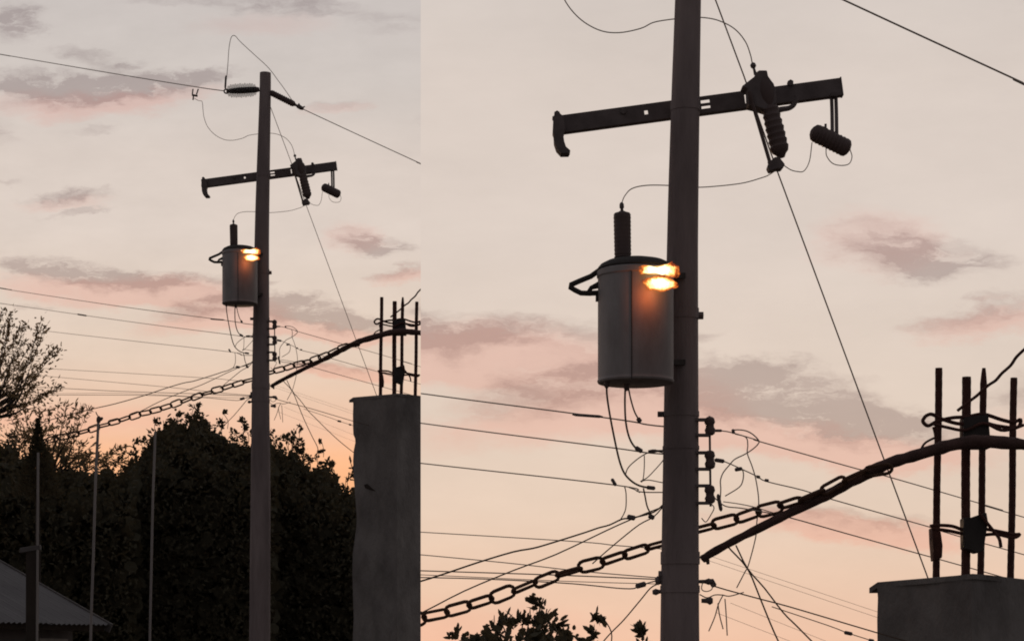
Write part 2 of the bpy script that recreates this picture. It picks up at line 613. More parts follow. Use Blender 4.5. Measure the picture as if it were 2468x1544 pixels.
# ------------------------------------------------------------------ utility pole with crossarm and rack
def utility_pole(P):
    prof = [(639.5, 178, 12.6), (639.5, 180, 13.4), (639, 230, 13.8), (636.5, 330, 15.0), (634, 430, 16.2), (631, 580, 17.6), (629.3, 800, 20.0), (628, 996, 21.8),
            (628, 1190, 24.0), (626, 1544, 25.5), (625, 1850, 27), (624, 2050, 28)]
    pts = [P.pt(x, y) for x, y, w in prof]
    rad = [w * MM for x, y, w in prof]
    if P.side == 'R':
        pts.append(Vector((pts[-1].x, pts[-1].y, -2.6)))
        rad.append(rad[-1])
    base = Vector((pts[-1].x, pts[-1].y, pts[-1].z))
    t = thing('utility_pole', 'tall weathered concrete utility pole with crossarm in the ' + P.view, 'utility pole', base, 'concrete utility poles')
    b = MB()
    W = spline(pts, 4)
    rr = []
    for i in range(len(rad) - 1):
        rr += [rad[i] + (rad[i + 1] - rad[i]) * k / 4 for k in range(4)]
    rr.append(rad[-1])
    b.tube(W, rr, 28)
    b.build('shaft', M['concrete_pole'], t)
    # straps round the shaft
    for (y, w, hgt) in ((422, 16.8, 9), (655, 19.2, 12), (768, 20.4, 6), (806, 20.8, 4), (930, 22.2, 14), (965, 22.4, 8)):
        cx = np.interp(y, [q[1] for q in prof], [q[0] for q in prof])
        a, c = P.pt(cx, y - hgt / 2), P.pt(cx, y + hgt / 2)
        MB().lathe(a, c, [(0, w * MM), (1, w * MM)], 28).build('clamp_band', M['concrete_pole'], t)
    # bolt heads on the straps
    for (x, y, r) in ((651.5, 657, 4.5), (606, 768, 3.5), (607, 950, 6.5)):
        a = P.pt(x - 3, y, off=0.0)
        MB().lathe(a, P.pt(x + 3, y, off=0.0), [(0, r * MM), (1, r * MM)], 6).build('bolt', M['steel'], t)
    # crossarm: steel channel behind the shaft, with real holes in its web
    A, B = P.pt(485.6, 442.3, off=0.10), P.pt(809.8, 398.8, off=0.10)
    ux = (B - A).normalized()
    uz = Vector((0, -1, 0)).cross(ux).normalized()
    if uz.z < 0:
        uz = -uz
    uy = Vector((0, 1, 0))
    L = (B - A).length
    H = 9.7 * MM
    th = 0.006
    arm = MB()
    Lp = lambda px: (px - 485.6) / (809.8 - 485.6) * L
    holes = [(Lp(588), Lp(592), -2.3 * MM, 2.3 * MM), (Lp(652), Lp(662), 1.6 * MM, 5.2 * MM), (Lp(652), Lp(662), -4.6 * MM, -1.6 * MM), (Lp(701.2), Lp(703.2), -5 * MM, 6 * MM)]
    cuts = sorted(set([0, L] + [h for q in holes for h in q[:2]]))
    for a, b_ in zip(cuts[:-1], cuts[1:]):
        mid = (a + b_) / 2
        gaps = sorted([(q[2], q[3]) for q in holes if q[0] <= mid <= q[1]])
        z0 = -H
        for g0, g1 in gaps + [(H, H)]:
            if g0 > z0:
                arm.box(A + ux * mid + uz * ((z0 + g0) / 2), ux * ((b_ - a) / 2), uy * th / 2, uz * ((g0 - z0) / 2))
            z0 = g1
    web = arm.build('crossarm', M['steel'], t, P, smooth=False)
    fl = MB()
    for s in (-1, 1):
        fl.box((A + B) / 2 + uz * (H - th / 2) * s + uy * 0.026, ux * L / 2, uy * 0.0225, uz * th / 2)
    fl.build('crossarm_flange', M['steel'], web, P, smooth=False)
    ep = MB()
    ep.box(B + ux * 0.003 + uy * 0.02 - uz * 0.0, ux * 0.0028, uy * 0.026, uz * (H + 0.003))
    ep.build('end_plate', M['steel'], web, P, smooth=False)
    # bracket with a hooked foot at the far left end
    pl = [q1(*p) for p in ((155, 515), (200, 498), (226, 520), (236, 600), (224, 650), (230, 692), (242, 728), (272, 755), (262, 772), (208, 773), (176, 738), (160, 690), (157, 640), (150, 620))]
    MB().prism([P.pt(x, y, off=0.065) for x, y in pl], Vector((0, 0.08, 0))).build('end_hook', M['steel'], web, P, smooth=False)
    for (x, y) in (q1(1800, 285), q1(640, 480), q1(180, 500)):
        c = P.pt(x, y, off=0.085)
        MB().lathe(c, c + Vector((0, 0.035, 0)), [(0, 3.6 * MM), (1, 3.6 * MM)], 6).build('bolt', M['steel'], web, P, smooth=False)
    # curled bolt strap under the arm
    pts2 = [P.pt(*q1(*p), 20.0, 0.06) for p in ((1705, 478), (1745, 470), (1790, 462), (1822, 440), (1836, 405), (1836, 380))]
    MB().tube(spline(pts2, 4), [x * MM for x in np.linspace(3.4, 2.2, len(spline(pts2, 4)))], 8).build('curled_strap', M['steel'], web, P)
    # secondary rack: an upright rod with three spool insulators, stood off the shaft
    x0, x1 = q3(1335, 470)[0], q3(1255, 470)[0]
    rod = MB().lathe(P.pt(q3(1338, 440)[0], q3(0, 440)[1], off=-0.04), P.pt(q3(1350, 1380)[0], q3(0, 1380)[1], off=-0.04), [(0, 1.3 * MM), (1, 1.3 * MM)], 8)
    rack = rod.build('secondary_rack', M['steel'], t, P)
    for y in (480, 640, 822, 992, 1165, 1345):
        a, c = P.pt(*q3(1180, y), 20.0, -0.035), P.pt(*q3(1350, y), 20.0, -0.035)
        MB().box((a + c) / 2, (c - a) / 2, Vector((0, 0.02, 0)), Vector((0, 0, 1.5 * MM))).build('rack_bracket', M['steel'], rack, P, smooth=False)
    for y in (545, 895, 1255):
        a, c = P.pt(*q3(1338, y - 95), 20.0, -0.04), P.pt(*q3(1346, y + 95), 20.0, -0.04)
        w = 6.2 * MM
        MB().lathe(a, c, [(0, w * 0.5), (0.08, w * 0.85), (0.3, w), (0.44, w * 0.75), (0.56, w * 0.75), (0.7, w), (0.92, w * 0.85), (1, w * 0.5)], 14).build('spool_insulator', M['porcelain'], rack, P)
    # small dead-end brackets lower down
    for (a, c, r) in ((z3(870, 1235), z3(935, 1235), 4.0), (z3(885, 1325), z3(938, 1325), 5.0), (z3(720, 1225), z3(668, 1232), 5.5), (z3(718, 1280), z3(655, 1285), 4.0), (q3(900, 800), q3(700, 806), 2.2)):
        MB().lathe(P.pt(*a), P.pt(*c), [(0, r * 0.5 * MM), (0.5, r * 0.6 * MM), (0.75, r * MM), (1, r * 0.6 * MM)], 10).build('dead_end_clamp', M['steel'], t, P)
    return t


POLES = {p.side: utility_pole(p) for p in (PL, PR)}


# ------------------------------------------------------------------ fuse cutout, arrester, transformer, fire
def cutout(P):
    o0 = P.pt(*q1(1590, 330), 20.0, 0.0)
    t = thing('fuse_cutout', 'slanted fuse cutout with ribbed insulator on the crossarm in the ' + P.view, 'fuse cutout', o0, 'fuse cutouts')
    E = lambda x, y, off=0.0: P.pt(*q1(x, y), 20.0, off)
    a, b = E(1600, 230, -0.02), E(1738, 806, -0.02)
    w = MM / KZ / 2.877 * KZ      # crop pixel to metres
    w = MM / (2.877 * KZ)
    prof = [(0, 30), (0.05, 42), (0.12, 58), (0.2, 66), (0.3, 62), (0.38, 48)]
    t0 = 0.40
    for i in range(7):
        prof += [(t0, 54 + 2 * min(i, 3)), (t0 + 0.02, 61 + 2 * min(i, 3)), (t0 + 0.055, 55 + 2 * min(i, 3))]
        t0 += 0.075
    prof += [(0.93, 56), (0.96, 36), (1.0, 22)]
    MB().lathe(a, b, [(x, r * w) for x, r in prof], 16).build('insulator', M['porcelain'], t, P)
    MB().prism([E(x, y, -0.05) for x, y in ((1462, 310), (1546, 245), (1560, 215), (1582, 200), (1636, 200), (1646, 250), (1682, 290), (1696, 330), (1700, 430), (1640, 478), (1560, 452), (1508, 440), (1502, 330))], Vector((0, 0.09, 0))).build('mounting_bracket', M['steel'], t, P, smooth=False, bevel=0.003)
    MB().tube([E(1556, 230, -0.03), E(1548, 200, -0.03), E(1540, 172, -0.03)], [12 * w, 9 * w, 9 * w], 8).build('terminal_stem', M['steel'], t, P)
    bl = MB()
    c = E(1540, 168, -0.03)
    bl.lathe(c - Vector((0, 0, 22 * w)), c + Vector((0, 0, 22 * w)), [(0, 4 * w), (0.15, 15 * w), (0.5, 22 * w), (0.85, 15 * w), (1, 4 * w)], 12).build('terminal_ball', M['steel'], t, P)
    MB().lathe(E(1512, 350, -0.06), E(1668, 880, -0.06), [(0, 15 * w), (0.08, 17 * w), (0.1, 13 * w), (0.9, 13 * w), (0.92, 17 * w), (1, 15 * w)], 12).build('fuse_tube', M['porcelain'], t, P)
    MB().prism([E(x, y, -0.07) for x, y in ((1650, 838), (1690, 800), (1722, 800), (1762, 852), (1740, 882), (1705, 882), (1655, 898), (1640, 868))], Vector((0, 0.06, 0))).build('lower_hinge', M['steel'], t, P, smooth=False, bevel=0.003)
    return t


def arrester(P):
    E = lambda x, y, off=0.0: P.pt(*q1(x, y), 20.0, off)
    w = MM / (2.877 * KZ)
    t = thing('surge_arrester', 'dark capsule surge arrester hanging from the crossarm tip in the ' + P.view, 'surge arrester', E(2080, 690, 0.1), 'surge arresters')
    a, b = E(1938, 618, 0.06), E(2212, 752, 0.06)
    prof = [(0, 8), (0.02, 30), (0.08, 56), (0.16, 63)]
    x = 0.2
    for i in range(7):
        prof += [(x, 61), (x + 0.025, 66), (x + 0.06, 61)]
        x += 0.09
    prof += [(0.86, 64), (0.93, 58), (0.98, 36), (1, 10)]
    MB().lathe(a, b, [(q, r * w) for q, r in prof], 18).build('body', M['porcelain'], t, P)
    for dx in (-17, 13):
        p = spline([E(2100 + dx, 372, 0.1), E(2104 + dx, 500, 0.09), E(2106 + dx, 650, 0.06)], 4)
        MB().tube(p, 13 * w, 8).build('hanger_strap', M['steel'], t, P)
    c = E(2095, 378, 0.1)
    MB().box(c, Vector((24 * w, 0, 0)), Vector((0, 0.03, 0)), Vector((0, 0, 12 * w))).build('hanger_plate', M['steel'], t, P, smooth=False)
    a = E(2042, 600, 0.06)
    MB().lathe(a, a + Vector((0, 0, 28 * w)), [(0, 9 * w), (1, 9 * w)], 6).build('bolt', M['steel'], t, P)
    return t


def transformer(P):
    TO = -0.20
    E = lambda x, y, off=TO: P.pt(*q2(x, y), 20.0, off)
    w = MM / (3.15 * KZ)
    base = E(605, 1405)
    t = thing('transformer', 'grey pole transformer with a single bushing, burning near its lid in the ' + P.view, 'transformer', base, 'pole transformers')
    rad = 281 * w
    top, bot = E(605, 540), E(605, 1398)
    b = MB()
    b.lathe(bot, top, [(0, rad * 0.96), (0.004, rad * 1.0), (0.02, rad * 1.02), (0.035, rad * 1.0), (0.05, rad), (0.5, rad), (0.93, rad), (0.94, rad * 1.03), (0.985, rad * 1.03), (1, rad * 0.97)], 48)
    b.build('tank', M['tank'], t, P)
    b = MB()
    lt = E(605, 447)
    b.lathe(top, lt, [(0, rad * 1.0), (0.06, rad * 1.015), (0.2, rad * 1.0), (0.45, rad * 0.93), (0.72, rad * 0.76), (0.9, rad * 0.5), (1, rad * 0.2)], 40)
    lid = b.build('lid', M['lid'], t, P)
    # weld seam down the tank and the ring under the lid
    sx_ = 575
    so = TO - math.sqrt(max(rad ** 2 - ((sx_ - 605) * w) ** 2, 0)) - 0.001
    MB().box(E(sx_, 960, so), Vector((3 * w, 0, 0)), Vector((0, 0.003, 0)), Vector((0, 0, 400 * w))).build('weld_seam', M['lid'], t, P, smooth=False)
    # bushing
    p0, p1 = E(508, 470, TO - 0.02), E(502, 92, TO - 0.02)
    prof = [(0, 44), (0.05, 52), (0.08, 66), (0.1, 58)]
    x = 0.12
    for i in range(10):
        prof += [(x, 61 + i * 0.2), (x + 0.025, 63.5 + i * 0.2), (x + 0.06, 61 + i * 0.2)]
        x += 0.08
    prof += [(0.93, 64), (0.96, 58), (0.985, 30), (1, 22)]
    bu = MB().lathe(p0, p1, [(q, r * w) for q, r in prof], 20).build('bushing', M['porcelain'], t, P)
    MB().lathe(E(501, 96, TO - 0.02), E(498, 24, TO - 0.02), [(0, 14 * w), (0.3, 11 * w), (0.45, 18 * w), (0.8, 17 * w), (1, 8 * w)], 10).build('terminal', M['steel'], bu, P)
    # lifting bracket at the left shoulder
    pth = [E(x, y, TO) for x, y in ((420, 498), (345, 528), (265, 585), (180, 620), (112, 650), (108, 668), (145, 690), (190, 712), (255, 714), (330, 710))]
    MB().tube(pth, 20 * w, 8).build('lifting_bracket', M['lid'], t, P)
    MB().tube([E(x, y, TO) for x, y in ((350, 640), (305, 658), (268, 672), (245, 706))], [30 * w, 22 * w, 17 * w, 15 * w], 8).build('bracket_rib', M['lid'], t, P)
    MB().box(E(318, 750, TO), Vector((16 * w, 0, 0)), Vector((0, 0.02, 0)), Vector((0, 0, 22 * w))).build('lug', M['lid'], t, P, smooth=False)
    # hangers that carry the tank on the shaft, upper and lower
    for y in (585, 1240):
        a, c = E(840, y, TO + 0.06), E(960, y, TO + 0.14)
        MB().box((a + c) / 2, (c - a) / 2, Vector((0.012, -0.02, 0)), Vector((0, 0, 20 * w))).build('hanger_bracket', M['soot'], t, P, smooth=False)
    # low-voltage bushings under the tank edge
    for (x, y) in ((385, 1420), (535, 1440)):
        MB().lathe(E(x, y - 40, TO - 0.07), E(x, y + 14, TO - 0.07), [(0, 22 * w), (0.7, 20 * w), (1, 10 * w)], 10).build('low_voltage_bushing', M['porcelain'], t, P)
    return t


def flame_lobe(P, outline, off, th, name, m, parent):
    pts = [P.pt(*q2(x, y), 20.0, off) for x, y in outline]
    pts = spline(pts + [pts[0]], 3)[:-1]
    c = sum(pts, Vector()) / len(pts)
    b = MB()
    n = len(pts)
    rings = [(0.25, -th), (0.65, -th * 0.8), (0.9, -th * 0.45), (1.0, 0), (0.9, th * 0.45), (0.6, th * 0.8)]
    b.ring_strip([[c + (p - c) * k + Vector((0, d, 0)) for p in pts] for k, d in rings])
    return b.build(name, m, parent, P)


def fire(P):
    off = -0.375
    o0 = P.pt(*q2(780, 600), 20.0, off)
    t = thing('flames', 'bright orange flames between the transformer tank and pole in the ' + P.view, 'fire', o0, 'transformer flames')
    up = [(642, 528), (690, 508), (760, 516), (812, 508), (845, 490), (872, 478), (896, 502), (910, 560), (906, 598), (855, 584), (800, 566), (720, 566), (656, 562)]
    lw = [(668, 628), (690, 604), (740, 588), (800, 588), (850, 606), (895, 632), (893, 668), (800, 688), (710, 678)]

    def scaled(o, k, dx=0, dy=0):
        cx, cy = sum(p[0] for p in o) / len(o), sum(p[1] for p in o) / len(o)
        return [(cx + (x - cx) * k + dx, cy + (y - cy) * k + dy) for x, y in o]
    rf = random.Random(4)

    def ragged(o, j):
        out = []
        for p, q in zip(o, o[1:] + o[:1]):
            out.append((p[0] + rf.uniform(-j, j), p[1] + rf.uniform(-j, j)))
            out.append(((p[0] + q[0]) / 2 + rf.uniform(-j, j), (p[1] + q[1]) / 2 + rf.uniform(-j, j)))
        return out
    for o in (up, lw):
        f = flame_lobe(P, ragged(scaled(o, 1.22, 8, 0), 8), off, 0.016, 'flame', M['flame'], t)
        flame_lobe(P, ragged(scaled(o, 0.98, 4, 1), 8), off - 0.018, 0.008, 'flame_core', M['flame_core'], f)
    flame_lobe(P, ragged([(590, 522), (622, 506), (668, 516), (660, 540), (612, 544)], 3), off + 0.012, 0.006, 'flame', M['flame'], t)
    ld = bpy.data.lights.new('flame_glow', 'POINT')
    ld.energy = 0.30
    ld.color = (1.0, 0.20, 0.045)
    ld.shadow_soft_size = 0.03
    lo = bpy.data.objects.new('flame_glow', ld)
    COL.objects.link(lo)
    lo.parent = t
    lo.location = P.pt(*q2(730, 715), 20.0, off - 0.045) - o0
    return t


for P in (PL, PR):
    cutout(P)
    arrester(P)
    transformer(P)
    fire(P)


# ------------------------------------------------------------------ pole-top insulators (only the wide view reaches the top)
def top_insulators(P):
    a, b = P.pt(*z1(770, 650)), P.pt(*z1(440, 668))
    t = thing('suspension_insulator', 'grey glass disc insulator at the left of the pole top', 'insulator', a, 'pole top insulators')
    MB().lathe(a, b, [(0, 5 * MM), (0.1, 7 * MM), (0.3, 7.5 * MM), (0.6, 7.5 * MM), (0.85, 6 * MM), (0.95, 4 * MM), (1, 3 * MM)], 14).build('core_rod', M['porcelain'], t, P)
    ax = b - a
    for i in range(12):
        x = 0.10 + i * 0.072
        r = (13.0, 15.6, 16.6, 15.8, 17.2, 16.2, 17.4, 16.2, 17.0, 15.6, 15.8, 13.0)[i] * MM
        MB().lathe(a + ax * x, a + ax * (x + 0.066), [(0, 7.6 * MM), (0.03, r * 0.86), (0.3, r), (0.7, r), (0.97, r * 0.86), (1, 7.6 * MM)], 22).build('glass_disc', M['glass'], t, P)
    ring = [b + Vector((math.cos(q) * 5.5 * MM, 0, math.sin(q) * 5 * MM)) for q in np.linspace(0, 2 * math.pi, 15)[:-1]]
    MB().tube(ring, 1.9 * MM, 6, closed=True).build('clevis_ring', M['steel'], t, P)
    a, b = P.pt(*z1(880, 678)), P.pt(*z1(1140, 808))
    t = thing('dead_end_insulator', 'dark ribbed dead-end insulator slanting down right of the pole top', 'insulator', a, 'pole top insulators')
    prof = [(0, 5), (0.05, 7.2)]
    x = 0.08
    for i in range(10):
        prof += [(x, 6.6), (x + 0.025, 8.0), (x + 0.06, 6.8)]
        x += 0.08
    prof += [(0.9, 7), (0.95, 4), (1, 3.2)]
    MB().lathe(a, b, [(q, r * MM) for q, r in prof], 16).build('ribbed_body', M['porcelain'], t, P)
    c, d = P.pt(*z1(1140, 808)), P.pt(*z1(1215, 848))
    cl = MB().lathe(c, d, [(0, 2 * MM), (0.2, 4.5 * MM), (0.6, 5.2 * MM), (0.9, 3.6 * MM), (1, 2 * MM)], 10).build('strain_clamp', M['steel'], t, P)
    for p in (((1185, 825), (1165, 790)), ((1200, 835), (1228, 820))):
        MB().lathe(P.pt(*z1(*p[0])), P.pt(*z1(*p[1])), [(0, 2.2 * MM), (1, 1.6 * MM)], 8).build('clamp_bolt', M['steel'], cl, P)


top_insulators(PL)


# ------------------------------------------------------------------ wires
def wires(P):
    L = P.side == 'L'
    v = 'in the ' + P.view
    ends = 'secondary lines strung to the pole'
    far = 26.0

    # high-voltage line and its jumpers
    if L:
        wire(P, 'power_line', 'high line running from the left edge to the pole top insulator', [(-700, 10, 34), (-40, 124.5, far), (0, 131, far), (252, 174, 23), (470, 209.5, 20.8), z1(415, 664)], 1.35, group='high voltage lines', n=4)
        wire(P, 'jumper_wire', 'tall peaked jumper wire looping over the pole top', [z1(*p) for p in ((430, 640), (440, 560), (455, 400), (465, 250), (482, 148), (502, 112), (532, 116), (580, 170), (720, 300), (860, 430), (960, 560), (1040, 670), (1118, 785))], 1.0, group='jumper wires', off=-0.09, lumps=(('connector', z1(436, 510), z1(428, 645), 2.4),))
        a = z1(105, 650)
        t = thing('hot_line_clamp', 'small stirrup clamp hanging on the high line left of the pole', 'clamp', P.pt(*z1(125, 690), 20.6))
        for (p0, p1, r) in (((105, 645), (98, 700), 1.7), ((158, 645), (140, 700), 1.7), ((95, 705), (150, 715), 2.6), ((110, 715), (105, 755), 1.8)):
            MB().lathe(P.pt(*z1(*p0), 20.6), P.pt(*z1(*p1), 20.6), [(0, r * MM), (1, r * MM)], 8).build('clamp_bar', M['steel'], t, P)
    wire(P, 'power_line', 'high line descending to the right from the pole top ' + v, [z1(1205, 845), (880, 332.8), (1014, 394.5), (1100, 434.5), (1900, 790, 24)], 1.25, group='high voltage lines', n=4)
    wire(P, 'jumper_wire', 'sagging jumper wire from the high line down to the fuse cutout ' + v, [z1(*p) + ((20.6, 0.0) if i < 2 else (20.0, 0.13)) for i, p in enumerate(((120, 740), (160, 762), (196, 772), (205, 850), (216, 930), (250, 1020), (320, 1100), (410, 1150), (500, 1160), (600, 1140), (660, 1112), (740, 1098), (820, 1090), (900, 1090), (970, 1105), (1040, 1142), (1090, 1200), (1114, 1260), (1125, 1310)))], 0.8, group='jumper wires')
    wire(P, 'guy_wire', 'long slanting guy wire from pole top to the concrete column ' + v, [(649, 250, 20.0, 0.05), (700, 386.6, 19.9, 0.16), (737.6, 493.6, 20.0, 0.12), (909, 956, 20.45)], 1.05, group='guy wires', straight=True)
    wire(P, 'lead_wire', 'thin lead curving from fuse cutout behind the pole to the bushing ' + v, [q1(*p) + ((20.0, -0.05) if i < 1 else ((20.0, 0.12) if i < 7 else (20.0, -0.1 if i < 9 else -0.22))) for i, p in enumerate(((1695, 895), (1650, 925), (1600, 945), (1450, 985), (1200, 1010), (1070, 1006), (945, 998), (800, 998), (700, 1020), (650, 1070), (627, 1125)))], 0.75, group='thin leads')
    wire(P, 'lead_wire', 'thin looped lead between fuse cutout and surge arrester ' + v, [q1(*p) for p in ((1750, 858), (1800, 890), (1845, 902), (1892, 898), (1930, 830), (1948, 700))], 0.7, group='thin leads')
    wire(P, 'lead_wire', 'thin loop of lead hanging under the surge arrester ' + v, [q1(*p) for p in ((2045, 745), (2050, 795), (2090, 845), (2150, 860), (2205, 848), (2225, 800), (2212, 750))], 0.7, group='thin leads')
    # low-voltage leads under the transformer
    wire(P, 'transformer_lead', 'leftmost thick lead curving down from under the transformer ' + v, [q3(*p) for p in ((268, 110), (272, 230), (300, 420), (350, 680), (400, 900), (450, 1030), (520, 1110), (600, 1160), (690, 1182), (770, 1190))], 1.5, 'cable', 'low voltage leads', off=-0.2, lumps=(('connector', q3(680, 1180), q3(775, 1192), 2.3),))
    wire(P, 'transformer_lead', 'middle lead dropping from under the transformer to a clamp ' + v, [q3(*p) for p in ((462, 130), (458, 300), (465, 480), (490, 620), (530, 720), (590, 790), (640, 812))], 1.5, 'cable', 'low voltage leads', off=-0.16, lumps=(('connector', q3(565, 765), q3(640, 812), 2.6),))
    wire(P, 'transformer_lead', 'shortest lead slanting from under the transformer ' + v, [q3(*p) for p in ((495, 150), (520, 270), (560, 400), (610, 488))], 1.2, 'cable', 'low voltage leads', off=-0.16, lumps=(('connector', q3(590, 460), q3(622, 505), 2.6),))
    # three secondary lines from the left
    wire(P, 'power_line', 'topmost of three secondary lines left of the pole ' + v, [(-700, 585, 34), (-40, 687, far), c4(0, 230) + (far,), c4(1200, 410) + (23,), c4(2270, 552), (590, 779.5), (612, 782)], 1.0, group=ends, lumps=(('splice_sleeve', q3(-90, 425), q3(230, 448), 1.7),))
    wire(P, 'power_line', 'middle of three secondary lines left of the pole ' + v, [(-700, 630, 34), (-40, 725, far), c4(0, 380) + (far,), c4(800, 495) + (24,), c4(1600, 605) + (21.5,), c4(2310, 695), (588, 811), (612, 813)], 0.95, group=ends, lumps=((('splice_sleeve', c4(780, 491), c4(880, 507), 1.8),) if L else ()))
    wire(P, 'power_line', 'lowest of three secondary lines left of the pole ' + v, [(-700, 695, 34), (-40, 777, far), c4(100, 612) + (far,), c4(460, 660) + (25,), c4(1400, 768) + (22,), c4(2330, 872), q3(600, 1225), (612, 856)], 0.85, group=ends, lumps=(('connector', q3(320, 1090), q3(365, 1165), 2.0),))
    # far communication lines
    wire(P, 'phone_line', 'thin upper communication line crossing behind the service cables ' + v, [(-700, 845, 40), (-40, 880, 30), c4(460, 1040) + (30,), c4(2000, 1130) + (26,), (560, 916, 24), (640, 922, 24)], 0.85, group='communication lines', D=24)
    wire(P, 'phone_line', 'second communication line from the top behind the chain ' + v, [(-700, 830, 40), (-40, 893, 30), c4(330, 1105) + (30,), c4(1660, 1225) + (26,), (520, 945, 24), (640, 955, 23)], 0.85, group='communication lines', D=24)
    wire(P, 'phone_line', 'third communication line from the top reaching the pole bracket ' + v, [(-700, 900, 36), (-40, 927, 26), c4(620, 1240) + (25,), c4(1210, 1270) + (23,), c4(2000, 1296) + (21,), z3(690, 1225)], 0.95, group='communication lines')
    wire(P, 'phone_line', 'fourth communication line from the top passing behind the pole ' + v, [(-700, 930, 38), (-40, 944, 28), c4(620, 1292) + (27,), c4(1210, 1290) + (25,), (500, 956, 24), (640, 960, 24)], 0.7, group='communication lines')
    wire(P, 'phone_line', 'lowest communication line ending in a wedge clamp ' + v, [(-700, 950, 36), (-40, 950, 26), c4(460, 1307) + (25,), c4(1450, 1310) + (22.5,), (488, 957.5, 21), z3(520, 1268), z3(590, 1258), z3(640, 1240), z3(690, 1228)], 0.9, group='communication lines', lumps=(('wedge_clamp', z3(575, 1258), z3(625, 1245), 3.2),))
    # service drops going down left
    wire(P, 'service_cable', 'upper kinked service cable running down left from the pole ' + v, [(612, 867), q4(1830, 265), q4(1660, 310), (563, 886), (549, 892.5), (536, 896), (520, 901.5), (480, 914, 19.6), (462, 919, 19.5), (440, 923, 19.4), (400, 935, 19), (346, 953, 19), (277, 972.6, 19), (220.6, 985.4, 19), (144, 1004.7, 19), (100, 1018, 19)], 1.25, 'cable', 'service cables', n=3, lumps=(('wedge_clamp', q4(1625, 300), q4(1690, 312), 3.0),))
    wire(P, 'service_cable', 'middle straight service cable merging with the chain ' + v, [(612, 871), (588.8, 880), (566, 889.5), (543, 900), (488, 926, 19.7), (440, 944, 19.5), (385, 967, 19), (340, 990, 19), (313, 1001, 19), (260, 1018, 19), (180, 1042, 19), (100, 1066, 19)], 1.05, 'cable', 'service cables', n=3)
    wire(P, 'service_cable', 'short service cable slanting from pole to the chain ' + v, [(610, 871), q4(1830, 300), q4(1720, 360), q4(1580, 470), q4(1450, 580), q4(1360, 660)], 1.0, 'cable', 'service cables', n=3, lumps=(('wedge_clamp', q4(1790, 290), q4(1835, 312), 2.8),))
    wire(P, 'drop_wire', 'steep drop wire from the low left bracket to the tree ' + v, [z3(700, 1240), z3(650, 1262), z3(600, 1320), z3(520, 1415), (545, 1020), (520, 1052)], 1.05, 'cable', 'drop wires', off=0.3)
    wire(P, 'drop_wire', 'thin vertical lead below the left end of a secondary line ' + v, [q3(455, 1170), q3(470, 1250), q3(468, 1390), q3(440, 1470), q3(400, 1530)], 0.85, 'cable', 'drop wires')
    wire(P, 'drop_wire', 'short lead from the thick connector down to the service clamp ' + v, [q3(650, 1190), q3(665, 1260), q3(690, 1380), q3(735, 1470)], 1.2, 'cable', 'drop wires')
    # tangle left of the pole
    wire(P, 'jumper_wire', 'round jumper arc left of the pole under the transformer ' + v, [q3(*p) for p in ((870, 825), (760, 805), (660, 840), (560, 910), (490, 980), (460, 1060))], 0.9, 'alu', 'jumper wires', lumps=(('connector', q3(700, 812), q3(790, 800), 1.9),))
    wire(P, 'jumper_wire', 'upright jumper inside the arc left of the pole ' + v, [q3(660, 850), q3(660, 960), q3(650, 1080), q3(630, 1130)], 0.8, 'alu', 'jumper wires')
    wire(P, 'jumper_wire', 'slanting jumper from pole down to the knot ' + v, [q3(880, 860), q3(840, 920), q3(760, 1010), q3(690, 1080), q3(620, 1120), q3(700, 1105), q3(840, 1130), q3(900, 1140)], 0.8, 'alu', 'jumper wires')
    wire(P, 'wire_tail', 'short loose strand below the thick connector left of the pole ' + v, [q3(*p) for p in ((500, 1182), (560, 1204), (615, 1236))], 0.8, 'alu', 'cut wire tails', off=-0.1)
    wire(P, 'wire_tail', 'thin curl between the lowest spool and the chain ' + v, [q3(*p) for p in ((1350, 1345), (1385, 1395), (1350, 1470), (1300, 1540), (1255, 1500))], 0.8, 'alu', 'cut wire tails', off=-0.06)
    wire(P, 'jumper_wire', 'second thin line leaving the lowest spool toward the bar ' + v, [q3(1480, 1330), q3(1640, 1352), q3(1800, 1385), q5(1000, 322), q5(1120, 350)], 0.75, 'alu', 'jumper wires', off=0.3)
    wire(P, 'jumper_wire', 'small tight loop at the low right bracket ' + v, [q5(*p) for p in ((360, 960), (350, 1030), (390, 1052), (440, 1035), (455, 985))], 0.8, 'alu', 'jumper wires', off=-0.02)
    # right of the pole
    wire(P, 'power_line', 'upper secondary line leaving the rack to the right ' + v, [q3(1385, 590), q3(1480, 596), q3(1580, 615), q3(1850, 695), (719, 799, 20.5), (826.4, 829, 21), (867, 839.5, 22), (992, 876, 24), (1030, 888, 24), (1700, 1080, 30)], 0.85, group='secondary lines right of the pole', n=4, lumps=(('wedge_clamp', q3(1370, 592), q3(1470, 592), 1.6),))
    wire(P, 'power_line', 'middle secondary line leaving the rack to the right ' + v, [q3(1385, 890), q3(1500, 915), q3(1820, 1060), z3(1190, 765), z3(1360, 806), z3(1500, 850) + (21,), z3(1950, 977) + (22,), (1030, 930, 24), (1700, 1115, 30)], 0.85, group='secondary lines right of the pole', n=4, lumps=(('wedge_clamp', q3(1390, 895), q3(1495, 912), 2.4), ('splice_sleeve', q3(1825, 1068), q3(1865, 1078), 1.8), ('splice_sleeve', q3(1910, 1106), q3(1955, 1112), 1.8)))
    wire(P, 'power_line', 'lower secondary line from the rack passing under the bar ' + v, [q3(1390, 1290), q3(1500, 1375), q3(1650, 1395), q3(1800, 1420), z3(1280, 930) + (20.8,), z3(1560, 1008) + (21.5,), z3(1880, 1097) + (22.5,), (1030, 962, 24), (1700, 1150, 30)], 0.9, group='secondary lines right of the pole', n=4, lumps=(('wedge_clamp', q3(1425, 1250), q3(1460, 1430), 2.2),))
